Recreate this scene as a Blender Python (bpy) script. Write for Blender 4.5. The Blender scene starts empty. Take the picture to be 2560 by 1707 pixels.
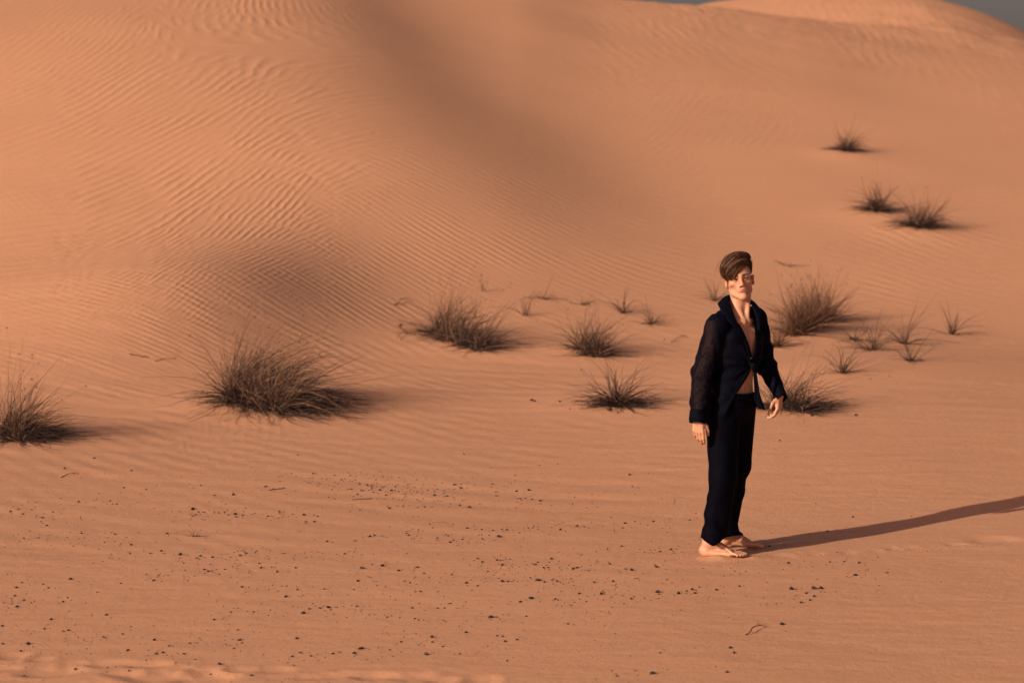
import bpy, math, random
import numpy as np
from mathutils import Vector, Matrix

SC = bpy.context.scene
COL = SC.collection
RNG = np.random.default_rng(11)

# ------------------------------------------------------------------ camera, sky, sun, exposure
CAM_Z = 2.0
PITCH = math.radians(2.70)
cam_data = bpy.data.cameras.new('camera')
cam = bpy.data.objects.new('camera', cam_data)
COL.objects.link(cam)
cam.location = (0, 0, CAM_Z)
cam.rotation_euler = (math.pi / 2 - PITCH, 0, 0)
cam_data.sensor_width = 36.0
cam_data.lens = 85.0
cam_data.clip_start = 0.1
cam_data.clip_end = 3000
cam_data.dof.use_dof = True
cam_data.dof.focus_distance = 14.75
cam_data.dof.aperture_fstop = 2.8
SC.camera = cam

SUN_EL = math.radians(18.5)
SUN_TRAVEL = math.radians(42.0)          # light travels to the right and away, this far from +X towards +Y
to_sun = Vector((-math.cos(SUN_TRAVEL) * math.cos(SUN_EL), -math.sin(SUN_TRAVEL) * math.cos(SUN_EL), math.sin(SUN_EL)))
world = bpy.data.worlds.new('World')
SC.world = world
world.use_nodes = True
wn = world.node_tree
wn.nodes.clear()
sky = wn.nodes.new('ShaderNodeTexSky')
sky.sky_type = 'NISHITA'
sky.sun_disc = False
sky.sun_elevation = SUN_EL
sky.sun_rotation = math.atan2(to_sun.x, to_sun.y)
sky.air_density = 1.0
sky.dust_density = 5.0
sky.ozone_density = 1.0
tint = wn.nodes.new('ShaderNodeMix')
tint.data_type = 'RGBA'
tint.blend_type = 'MULTIPLY'
tint.inputs[0].default_value = 1.0
tint.inputs[7].default_value = (1.06, 0.74, 0.73, 1)       # dusty evening air
bg = wn.nodes.new('ShaderNodeBackground')
bg.inputs['Strength'].default_value = 0.070
wo = wn.nodes.new('ShaderNodeOutputWorld')
wn.links.new(sky.outputs[0], tint.inputs[6])
wn.links.new(tint.outputs[2], bg.inputs[0])
wn.links.new(bg.outputs[0], wo.inputs[0])

sun_data = bpy.data.lights.new('sun', 'SUN')
sun_data.energy = 4.55
sun_data.angle = math.radians(0.6)
sun_data.color = (1.0, 0.80, 0.60)
sun = bpy.data.objects.new('sun', sun_data)
COL.objects.link(sun)
sun.location = (-20, -15, 12)
sun.rotation_euler = to_sun.to_track_quat('Z', 'Y').to_euler()

SC.view_settings.view_transform = 'Standard'
SC.view_settings.look = 'None'
SC.view_settings.exposure = 0.11
SC.view_settings.gamma = 1.0
SC.view_settings.use_curve_mapping = False
SC.render.engine = 'CYCLES'

# ------------------------------------------------------------------ helpers
def tag(o, label=None, cat=None, group=None, kind=None):
    if label: o['label'] = label
    if cat: o['category'] = cat
    if group: o['group'] = group
    if kind: o['kind'] = kind
    return o

def mesh_np(name, verts, faces, smooth=True):
    """faces: (N,3) or (N,4) int array"""
    verts = np.asarray(verts, dtype=np.float32)
    faces = np.asarray(faces, dtype=np.int32)
    me = bpy.data.meshes.new(name)
    k = faces.shape[1]
    n = len(faces)
    me.vertices.add(len(verts))
    me.vertices.foreach_set('co', verts.ravel())
    me.loops.add(n * k)
    me.loops.foreach_set('vertex_index', faces.ravel())
    me.polygons.add(n)
    me.polygons.foreach_set('loop_start', np.arange(0, n * k, k, dtype=np.int32))
    me.update(calc_edges=True)
    me.validate()
    me.polygons.foreach_set('use_smooth', np.full(len(me.polygons), smooth))
    return me

def obj(name, me, mat=None, parent=None):
    o = bpy.data.objects.new(name, me)
    COL.objects.link(o)
    if mat is not None and me is not None and not me.materials:
        me.materials.append(mat)
    if parent is not None:
        o.parent = parent
    return o

def attr(me, name, arr):
    a = me.attributes.new(name, 'FLOAT', 'POINT')
    a.data.foreach_set('value', np.asarray(arr, dtype=np.float32).ravel())

def pchip(xs, ys):
    xs = np.array(xs, float); ys = np.array(ys, float)
    h = np.diff(xs); d = np.diff(ys) / h
    m = np.zeros_like(ys)
    m[0], m[-1] = d[0], d[-1]
    for i in range(1, len(xs) - 1):
        m[i] = 0 if d[i - 1] * d[i] <= 0 else (h[i - 1] + h[i]) / (h[i] / d[i - 1] + h[i - 1] / d[i]) if False else (
            3 * (h[i - 1] + h[i]) / ((2 * h[i] + h[i - 1]) / d[i - 1] + (h[i] + 2 * h[i - 1]) / d[i]))
    def f(x):
        x = np.asarray(x, float)
        i = np.clip(np.searchsorted(xs, x) - 1, 0, len(xs) - 2)
        t = (x - xs[i]) / h[i]
        t = np.clip(t, -0.0, 1.0)
        return ((2 * t**3 - 3 * t**2 + 1) * ys[i] + (t**3 - 2 * t**2 + t) * h[i] * m[i]
                + (-2 * t**3 + 3 * t**2) * ys[i + 1] + (t**3 - t**2) * h[i] * m[i + 1])
    return f

def _hash(ix, iy, seed):
    n = (ix.astype(np.int64) * 374761393 + iy.astype(np.int64) * 668265263 + seed * 1442695041) & 0xFFFFFFFF
    n = ((n ^ (n >> 13)) * 1274126177) & 0xFFFFFFFF
    return ((n ^ (n >> 16)) & 0xFFFF) / 65535.0

def noise2(x, y, seed=0):
    """smooth value noise in -1..1"""
    x = np.asarray(x, float); y = np.asarray(y, float)
    ix = np.floor(x); iy = np.floor(y)
    fx = x - ix; fy = y - iy
    fx = fx**3 * (fx * (fx * 6 - 15) + 10); fy = fy**3 * (fy * (fy * 6 - 15) + 10)
    ix = ix.astype(np.int64); iy = iy.astype(np.int64)
    a = _hash(ix, iy, seed); b = _hash(ix + 1, iy, seed)
    c = _hash(ix, iy + 1, seed); d = _hash(ix + 1, iy + 1, seed)
    return 2 * ((a + (b - a) * fx) * (1 - fy) + (c + (d - c) * fx) * fy) - 1

def fbm2(x, y, seed=0, octv=3):
    s = 0; a = 1.0; t = 0
    for i in range(octv):
        s = s + a * noise2(x * 2**i + 17.3 * i, y * 2**i - 9.1 * i, seed + i)
        t += a; a *= 0.5
    return s / t

def sstep(t):
    t = np.clip(t, 0, 1)
    return t * t * (3 - 2 * t)

def smax(a, b, k):
    return 0.5 * (a + b + np.sqrt((a - b)**2 + k * k))

# survey helper: photograph pixel (2560 x 1707) -> where that sight line meets the ground
F_PX = 2560 * 85.0 / 36.0
def ray(u, v):
    u = np.asarray(u, float); v = np.asarray(v, float)
    dx = (u - 1280) / F_PX; dz = (853.5 - v) / F_PX
    c, s = math.cos(PITCH), math.sin(PITCH)
    dy = c + dz * s
    dzz = dz * c - s
    return dx / dy, dzz / dy                    # per metre of depth (Y)

def project(x, y, z):
    c, s = math.cos(PITCH), math.sin(PITCH)
    zc = z - CAM_Z
    depth = y * c - zc * s
    up = y * s + zc * c
    return 1280 + F_PX * x / depth, 853.5 - F_PX * up / depth

def survey(u, v, H, y0=6.0, y1=130.0, n=700):
    rx, rz = ray(u, v)
    rx = np.atleast_1d(rx); rz = np.atleast_1d(rz)
    ys = np.geomspace(y0, y1, n)
    X = rx[:, None] * ys[None]; Z = CAM_Z + rz[:, None] * ys[None]
    D = Z - H(X, np.broadcast_to(ys, X.shape))
    hit = D < 0
    i = np.where(hit.any(1), hit.argmax(1), n - 1)
    i = np.clip(i, 1, n - 1)
    a = ys[i - 1].copy(); b = ys[i].copy()
    for _ in range(18):
        m = 0.5 * (a + b)
        d = CAM_Z + rz * m - H(rx * m, m)
        b = np.where(d < 0, m, b); a = np.where(d < 0, a, m)
    return rx * a, a
# ------------------------------------------------------------------ terrain
_base = pchip([-400, -60, 0, 8, 14.7, 18, 22, 26, 30, 34, 40, 50, 66, 67], [-1.2, -1.0, -0.78, -0.40, 0, 0.17, 0.38, 0.62, 1.0, 1.6, 2.65, 4.55, 7.5, 7.68])
def _crest(depth, pts):
    xs = [(u - 1280) / F_PX * depth for u, v in pts]; zs = [CAM_Z + (568 - v) / F_PX * depth for u, v in pts]
    return pchip([-150] + xs + [150], [zs[0]] + zs + [zs[-1] - 3])
YC, YB = 66.0, 92.0
_cz = _crest(YC, [(-600, -90), (0, -75), (400, -70), (900, -65), (1280, -40), (1500, 0), (1700, 21), (1900, 42), (2050, 62), (2300, 85), (2560, 112), (3000, 160), (4000, 240)])
_bz = _crest(82.0, [(-800, 300), (0, 250), (1000, 180), (1400, 90), (1600, 40), (1700, 20), (1850, 0), (2000, -16), (2150, -24), (2230, -14), (2310, 4), (2400, 40), (2480, 86), (2560, 140), (2700, 240), (3000, 340), (4200, 420)])
def H0(x, y):
    x = np.asarray(x, float); y = np.asarray(y, float)
    zc = _cz(np.clip(x, -150, 150))
    yc = YC + 7.0 * sstep((-x + 3) / 26)
    t = np.clip((y - 26) / (yc - 26), 0, 1)
    yy = 26 + t * (YC - 26)
    face = np.where(y < 26, _base(np.clip(y, -400, 66)), 0.62 + (_base(yy) - 0.62) * (zc - 0.62) / (7.5 - 0.62))
    over = np.maximum(y - yc, 0)
    slip = zc - 0.42 * (np.sqrt(over * over + 2.2) - math.sqrt(2.2))
    front = np.where(y > yc, np.maximum(slip, 1.0), face)
    bz = _bz(np.clip(x, -150, 150)) + 0.42
    dy = y - YB
    back = np.where(dy < 0, bz - 0.0047 * dy * dy, np.maximum(bz - 0.012 * dy * dy, 1.0))
    z = np.where(y > 46, smax(front, back, 0.25), front)
    far = 17.4 * np.exp(-((x - 46) / 15.0)**2 - ((y - 185) / 25.0)**2)     # low dune on the horizon
    return np.where(y > 115, np.maximum(z, far + 0.5), z)

def spline(pts, n=40):
    pts = np.array(pts, float)
    P = np.vstack([2 * pts[0] - pts[1], pts, 2 * pts[-1] - pts[-2]])
    out = []
    for i in range(1, len(P) - 2):
        for t in np.linspace(0, 1, n // (len(pts) - 1), endpoint=False):
            out.append(0.5 * ((2 * P[i]) + (-P[i - 1] + P[i + 1]) * t + (2 * P[i - 1] - 5 * P[i] + 4 * P[i + 1] - P[i + 2]) * t**2
                              + (-P[i - 1] + 3 * P[i] - 3 * P[i + 1] + P[i + 2]) * t**3))
    out.append(pts[-1])
    return np.array(out)

def sdist(x, y, line):
    """signed distance (positive to the right of the line as it runs up the page) and parameter 0..1"""
    best = np.full(x.shape, 1e9); sg = np.zeros(x.shape); par = np.zeros(x.shape)
    n = len(line) - 1
    for i in range(n):
        ax, ay = line[i]; bx, by = line[i + 1]
        dx, dy = bx - ax, by - ay
        L2 = dx * dx + dy * dy
        t = np.clip(((x - ax) * dx + (y - ay) * dy) / L2, 0, 1)
        ex = x - ax - t * dx; ey = y - ay - t * dy
        d = ex * ex + ey * ey
        cr = dy * (x - ax) - dx * (y - ay)
        m = d < best
        best = np.where(m, d, best); sg = np.where(m, np.sign(cr), sg); par = np.where(m, (i + t) / n, par)
    return np.sqrt(best) * sg, par

def plan(pts):
    a = np.array(pts, float)
    X, Y = survey(a[:, 0], a[:, 1], H0)
    return np.stack([X, Y], 1)

# spur edges: the ground drops gently to the right of these lines
EDGE_A = spline(plan([(1375, 670), (1280, 530), (1180, 400), (1072, 275), (972, 155), (890, 55), (856, 8)]))
EDGE_A = np.vstack([EDGE_A, EDGE_A[-1] + (EDGE_A[-1] - EDGE_A[-6]) * 6])
EDGE_B = spline(plan([(380, 985), (560, 930), (700, 860), (785, 785), (850, 690), (930, 560)]))

def _edge(line):
    o = np.argsort(line[:, 1]); L = line[o]
    L = L[np.concatenate([[True], np.diff(L[:, 1]) > 1e-3])]
    f = pchip(L[:, 1], L[:, 0]); y0, y1 = L[0, 1], L[-1, 1]
    g0 = (f(y0 + 1.5) - f(y0)) / 1.5; g1 = (f(y1) - f(y1 - 1.5)) / 1.5
    def X(y):
        return f(np.clip(y, y0, y1)) + g1 * np.maximum(y - y1, 0) + g0 * np.minimum(y - y0, 0)
    c = 1 / math.sqrt(1 + ((L[-1, 0] - L[0, 0]) / (y1 - y0))**2)
    return X, y0, y1, c
XA, YA0, YA1, CA = _edge(EDGE_A)
XB, YB0, YB1, CB = _edge(EDGE_B)

def step_part(x, y):
    y = np.asarray(y, float); m = y > 20
    yc = np.clip(y, 20, 110)
    s = (x - XA(yc)) * CA
    p = np.clip((yc - YA0) / (YA1 - YA0), 0, 1)
    w = 1.6 + 2.2 * (1 - p)
    hgt = (0.66 + 0.46 * (1 - p)) * sstep((yc - 25) / 14) * (1 - sstep((yc - 80) / 25))
    z1 = hgt * 0.5 * (1 - np.tanh(1.55 * s / w)) * np.exp(-(np.clip(-s, 0, None) / 13.0)**2)
    s2 = (x - XB(yc)) * CB
    p2 = np.clip((yc - YB0) / (YB1 - YB0), 0, 1)
    w2 = 1.9
    win = sstep((yc - 21.5) / 6.5) * sstep((1 - p2) / 0.80)
    z2 = 1.05 * win * 0.5 * (1 - np.tanh(1.6 * s2 / w2)) * np.exp(-(np.clip(-s2, 0, None) / 4.5)**2)
    return np.where(m, z1 + z2, 0)

FOOT = []          # hollows: x, y, half length x, half length y, depth, rotation
BUSH_MOUND = []    # mounds: x, y, radius x, radius y, height

def H(x, y, detail=True):
    x = np.asarray(x, float); y = np.asarray(y, float)
    z = H0(x, y) + step_part(x, y)
    far = sstep((y - 22) / 12)
    z = z + 0.105 * (np.sqrt((x + 1.0)**2 + 9.0) - (x + 1.0)) * 0.5 * sstep((y - 27) / 24) * (1 - sstep((y - 90) / 60))     # the big left dune climbs to the left: tilt added to darken its face
    z = z + 0.10 * far * fbm2(x * 0.16 + 3, y * 0.11, 5, 2)
    z = z + 0.02 * fbm2(x * 0.33, y * 0.22 + 9, 8, 2)
    # rise to the right of the person
    z = z + 0.08 * sstep((x + 0.2) / 3.4) * sstep((y - 14.6) / 5.0) * (1 - sstep((y - 20) / 10))
    # mounds under the right-hand tufts
    for (mx, my, rx, ry, h) in BUSH_MOUND:
        z = z + h * np.exp(-((x - mx) / rx)**2 - ((y - my) / ry)**2)
    if detail:
        near = 1 - sstep((y - 24) / 8)
        # low wind streaks, crests running to the right and slightly towards the viewer
        wl = sstep((y - 13.5) / 3) * (1 - 0.75 * sstep((x - 0.5) / 3.0))
        ph = (y + 0.42 * x + 0.35 * fbm2(x * 0.5, y * 0.8, 21, 3)) * (2 * math.pi / 0.62)
        z = z + near * wl * 0.0038 * (np.sin(ph) + 0.3 * np.sin(2 * ph + 1.0)) * (0.6 + 0.7 * fbm2(x * 0.4, y * 0.7, 31, 2))
        z = z + near * 0.004 * fbm2(x * 2.0, y * 5.0, 41, 3)
        # rough wind-scoured sand along the crest
        rough = np.exp(-((y - 64 - 0.15 * x) / 6)**2) * sstep((x - 1.0) / 5)
        rough2 = np.exp(-((y - 84) / 8.0)**2) * sstep((x - 4) / 3)
        z = z + (0.05 * rough + 0.035 * rough2) * fbm2(x * 1.0, y * 0.55, 51, 3)
        for (fx, fy, ax, ay, d, ro) in FOOT:
            m = (np.abs(x - fx) < 2.5 * max(ax, ay)) & (np.abs(y - fy) < 2.5 * max(ax, ay))
            if not m.any():
                continue
            dx = np.where(m, x - fx, 9.0); dy = np.where(m, y - fy, 9.0)
            c, s = math.cos(ro), math.sin(ro)
            qx = (dx * c + dy * s) / ax; qy = (-dx * s + dy * c) / ay
            r = np.sqrt(qx * qx + qy * qy) + 0.12 * noise2(dx * 14, dy * 14, 3)
            z = z + np.where(m, -d * np.exp(-(np.maximum(r, 0) / 0.85)**4) + 0.16 * d * np.exp(-((r - 1.25) / 0.28)**2), 0)
    return z

def at(u, v):
    X, Y = survey([u], [v], lambda a, b: H(a, b, False))
    x, y = float(X[0]), float(Y[0])
    return x, y, float(H(np.array([x]), np.array([y]))[0])

for (u, v, wx, wy, h) in ((2030, 850, 1.1, 1.1, 0.08), (2260, 930, 1.5, 1.5, 0.10), (2110, 960, 1.2, 1.2, 0.06),
                          (700, 1010, 1.0, 0.9, 0.10), (60, 1080, 0.8, 0.7, 0.08), (1200, 880, 1.0, 1.0, 0.08), (1490, 890, 0.8, 0.8, 0.06),
                          (1560, 1015, 0.9, 0.8, 0.05), (2111, 392, 0.6, 0.7, 0.05), (2188, 540, 0.7, 0.8, 0.06), (2298, 578, 0.7, 0.8, 0.06)):
    X, Y = survey([u], [v], H0)
    BUSH_MOUND.append((float(X[0]), float(Y[0]), wx, wy, h))

PX, PY, _ = at(1820, 1392)
BUSH_MOUND.append((PX - 0.06, PY - 0.055, 0.085, 0.055, 0.028))     # sand heaped against the front foot
BUSH_MOUND.append((PX + 0.16, PY - 0.01, 0.06, 0.04, 0.012))
#                     # where the person stands
def foot(u, v, ax, ay, d, ro=0.0):
    x, y, z = at(u, v)
    FOOT.append((x, y, ax, ay, d, ro))
_f = []
for (u, v, s) in ((33, 1639, .9), (101, 1647, .8), (182, 1660, .8), (269, 1658, 1), (365, 1660, 1), (125, 1678, 1.3), (424, 1672, .8), (506, 1676, .9),
                  (512, 1695, 1.5), (381, 1690, 1.3), (599, 1674, .8), (686, 1674, .8), (838, 1687, .9), (936, 1688, 1.2), (1029, 1690, 1.0),
                  (1105, 1698, .8), (1203, 1700, 1.0), (11, 1670, .8), (300, 1684, .7), (770, 1692, .7)):
    _f.append(at(u, v)[:2] + (0.11 * s * (0.8 + 0.5 * RNG.random()), 0.075 * s * (0.8 + 0.5 * RNG.random()), 0.012 * s, 0.5 * (RNG.random() - 0.3)))
for (u, v, ax, ay, d) in ((2488, 1350, 0.19, 0.12, 0.012), (2190, 1377, 0.05, 0.05, 0.006), (2240, 1371, 0.07, 0.06, 0.009), (2275, 1367, 0.06, 0.06, 0.006),
                          (2120, 1380, 0.05, 0.05, .008), (2040, 1384, 0.06, 0.05, .007), (2390, 1362, 0.08, 0.05, .008), (1955, 1388, 0.09, 0.06, .007)):
    _f.append(at(u, v)[:2] + (ax, ay, d, 0.1))
FOOT.extend(_f)

# grid: fine fan in view, coarse skirts out to the horizon
def build_ground():
    rows = np.concatenate([-np.geomspace(300, 2, 26)[:-1], np.linspace(-2, 9.0, 34)[:-1], np.geomspace(9.0, 100, 880), np.geomspace(100, 700, 60)[1:]])
    sc = np.linspace(-1, 1, 640)
    so = 1 + np.geomspace(0.01, 9.0, 36)
    s = np.concatenate([-so[::-1], sc, so])
    W = np.maximum(rows, 6) * 0.25 + 1.0
    Wo = 60 + np.abs(rows) * 0.9
    S, R = np.meshgrid(s, rows)
    Wm = np.broadcast_to(W[:, None], S.shape)
    Wom = np.broadcast_to(Wo[:, None], S.shape)
    out = np.maximum(np.abs(S) - 1, 0) / 9.0
    X = np.clip(S, -1, 1) * Wm + np.sign(S) * out**1.0 * Wom
    Y = R
    Z = H(X.ravel(), Y.ravel()).reshape(X.shape)
    nr, nc = X.shape
    idx = np.arange(nr * nc).reshape(nr, nc)
    faces = np.stack([idx[:-1, :-1], idx[:-1, 1:], idx[1:, 1:], idx[1:, :-1]], -1).reshape(-1, 4)
    v = np.stack([X.ravel(), Y.ravel(), Z.ravel()], 1)
    return v, faces

gv, gf = build_ground()

# ---- wind ripple field: (u, v, screen crest angle in degrees (positive = rising to the right), screen spacing px, strength, wave layer)
RIP = [  # layer A : long wavy ripples of the big left face
    (60, 60, 30, 16, .30), (60, 300, 18, 17, .65), (60, 520, 8, 19, .8), (60, 700, 8, 15, .6), (60, 850, 8, 13, .15),
    (300, 60, 38, 14, .35), (300, 240, 30, 17, .7), (300, 430, 22, 19, .9), (300, 580, 20, 22, 1.0), (300, 720, 25, 16, .35),
    (500, 40, 45, 18, .5), (500, 200, 30, 20, .8), (500, 400, 30, 20, 1.0), (500, 560, 38, 24, 1.2), (500, 660, 40, 17, .8), (480, 760, 35, 12, .04),
    (640, 40, 75, 17, .9), (620, 150, 50, 19, 1.0), (680, 300, 35, 20, 1.1), (680, 440, 40, 20, 1.2), (640, 560, 50, 20, 1.1),
    (800, 140, 25, 19, .7), (840, 280, 12, 19, .9), (860, 400, 15, 19, .9), (800, 500, 40, 17, .8), (780, 60, -60, 16, .5),
    (940, 160, 0, 16, .0), (960, 350, 0, 16, .0), (900, 560, 0, 16, .05), (760, 620, 30, 14, .2), (620, 720, 20, 14, .0), (1100, 500, 0, 16, .0),
    (1100, 200, 0, 16, .0), (1280, 100, 0, 16, .0), (300, 860, 10, 12, .03), (1400, 60, -30, 22, .15), (1550, 60, -45, 24, .4), (1750, 60, -50, 24, .5),
    (2000, 30, -60, 24, .5), (2250, 30, -55, 24, .5), (1900, 130, -40, 22, .2), (2400, 120, -40, 22, .3), (2300, 330, 0, 22, .0), (1750, 300, 40, 20, .12), (1500, 500, 0, 18, 0), (1900, 600, 0, 16, 0),
    (2250, 660, -22, 17, .35), (2350, 680, -22, 17, .35), (2450, 640, -10, 16, .2), (2150, 720, -10, 15, .2), (450, 1040, 60, 24, .08), (620, 1090, 55, 26, .10), (300, 1000, 0, 20, .05), (900, 1000, -20, 20, .1),
    (560, 1130, -60, 26, .05), (350, 1060, 20, 20, .08)] + [(u, v, 0, 24, 0) for v in (1180, 1300, 1450, 1600, 1720) for u in range(0, 2600, 320)] + [(u, v, 0, 20, 0) for v in (860, 980, 1080) for u in range(1000, 2600, 250)] + [(60, 1000, 0, 20, .1), (150, 1120, 0, 20, 0)]
RIPB = [  # layer B : fine straight ripples of the hollow and the right-hand slope
    (60, 860, -16, 12, .4), (200, 840, -18, 11, .6), (350, 800, -22, 11, .8), (520, 740, -26, 11.5, 1.0), (640, 680, -28, 11.5, 1.0), (700, 760, -28, 12, 1.1),
    (860, 600, -30, 11.5, .8), (850, 760, -32, 12, 1.0), (1000, 520, -30, 11, .9), (1000, 680, -34, 12, 1.0), (1150, 560, -30, 11, .8), (1150, 400, -26, 9, .5),
    (1300, 640, -28, 11, .7), (1450, 700, -22, 12, .5), (1450, 560, -24, 11, .5), (1350, 480, -26, 10, .35), (1000, 330, -15, 9, .2), (900, 200, 0, 9, 0),
    (640, 600, -25, 11, .3), (500, 640, -22, 11, .1), (400, 500, -22, 11, 0), (100, 700, -15, 11, .15), (700, 400, 0, 11, 0), (800, 500, -30, 11, .15),
    (1700, 560, -10, 12, .45), (1650, 700, -14, 13, .5), (1850, 480, -8, 12, .3), (2000, 600, -5, 12, .35), (2200, 640, -12, 12, .3), (2450, 560, 0, 12, .3),
    (1250, 330, -22, 10, .25), (1450, 280, -25, 12, .25), (1700, 380, -10, 11, .15), (1500, 120, -20, 14, .1), (2300, 300, 0, 12, .08), (2000, 200, 0, 12, .05),
    (2300, 780, -12, 13, .25), (2450, 900, -10, 14, .15), (1700, 820, -18, 16, .35), (1500, 940, -14, 18, .35), (1250, 900, -20, 18, .45), (1000, 900, -25, 18, .5),
    (150, 960, -14, 18, .45), (300, 1120, -18, 26, .5), (60, 1180, -18, 28, .5), (600, 1200, -14, 24, .5), (900, 1080, -16, 22, .5), (1300, 1060, -10, 22, .4),
    (1600, 1160, -6, 22, .3), (2000, 1120, -2, 22, .25), (2400, 1080, 2, 22, .25), (300, 1300, -12, 26, .3), (900, 1250, -8, 24, .3), (1400, 1300, -3, 24, .22),
    (2200, 1250, 6, 24, .15), (200, 1500, -4, 26, .2), (900, 1500, 0, 26, .2), (1500, 1500, 2, 26, .18), (2300, 1500, 2, 26, .16), (1280, 1690, 0, 26, .16)]
def ripple_field(tab, x, y, z):
    t = np.array(tab, float)
    X, Y = survey(t[:, 0], t[:, 1], lambda a, b: H(a, b, False))
    e = 0.25
    hh = lambda a, b: H(a, b, False)
    u0, v0 = project(X, Y, hh(X, Y))
    ux, vx = project(X + e, Y, hh(X + e, Y)); uy, vy = project(X, Y + e, hh(X, Y + e))
    a = np.radians(t[:, 2])
    # crest direction (cos a, -sin a) on the picture, its normal carries the wave number
    nx, ny = np.sin(a), np.cos(a)
    k = 1.0 / t[:, 3]
    kx = k * (nx * (ux - u0) + ny * (vx - v0)) / e
    ky = k * (nx * (uy - u0) + ny * (vy - v0)) / e
    flip = np.where(ky < 0, -1, 1)
    kx, ky = kx * flip, ky * flip
    U, V = project(x, np.maximum(y, 4), z)
    sw = np.zeros(x.shape); sx = np.zeros(x.shape); sy = np.zeros(x.shape); sa = np.zeros(x.shape)
    sig = 95.0
    for i in range(len(t)):
        w = np.exp(-np.minimum(((U - t[i, 0])**2 + ((V - t[i, 1]) * 1.3)**2) / (2 * sig * sig), 60)) + 1e-9 / (1 + (U - t[i, 0])**2 + (V - t[i, 1])**2)
        sw += w; sx += w * kx[i]; sy += w * ky[i]; sa += w * t[i, 4]
    kx, ky, am = sx / sw, sy / sw, sa / sw
    return np.arctan2(ky, kx), np.sqrt(kx * kx + ky * ky), am

ground_me = mesh_np('sand', gv, gf)
ang, kk, am = ripple_field(RIP, gv[:, 0], gv[:, 1], gv[:, 2])
attr(ground_me, 'rip_dir_a', ang); attr(ground_me, 'rip_k_a', np.clip(kk * 1.25, 1, 16)); attr(ground_me, 'rip_amp_a', am)
ang, kk, am = ripple_field(RIPB, gv[:, 0], gv[:, 1], gv[:, 2])
attr(ground_me, 'rip_dir_b', ang); attr(ground_me, 'rip_k_b', np.clip(kk, 1, 16)); attr(ground_me, 'rip_amp_b', am)

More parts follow.
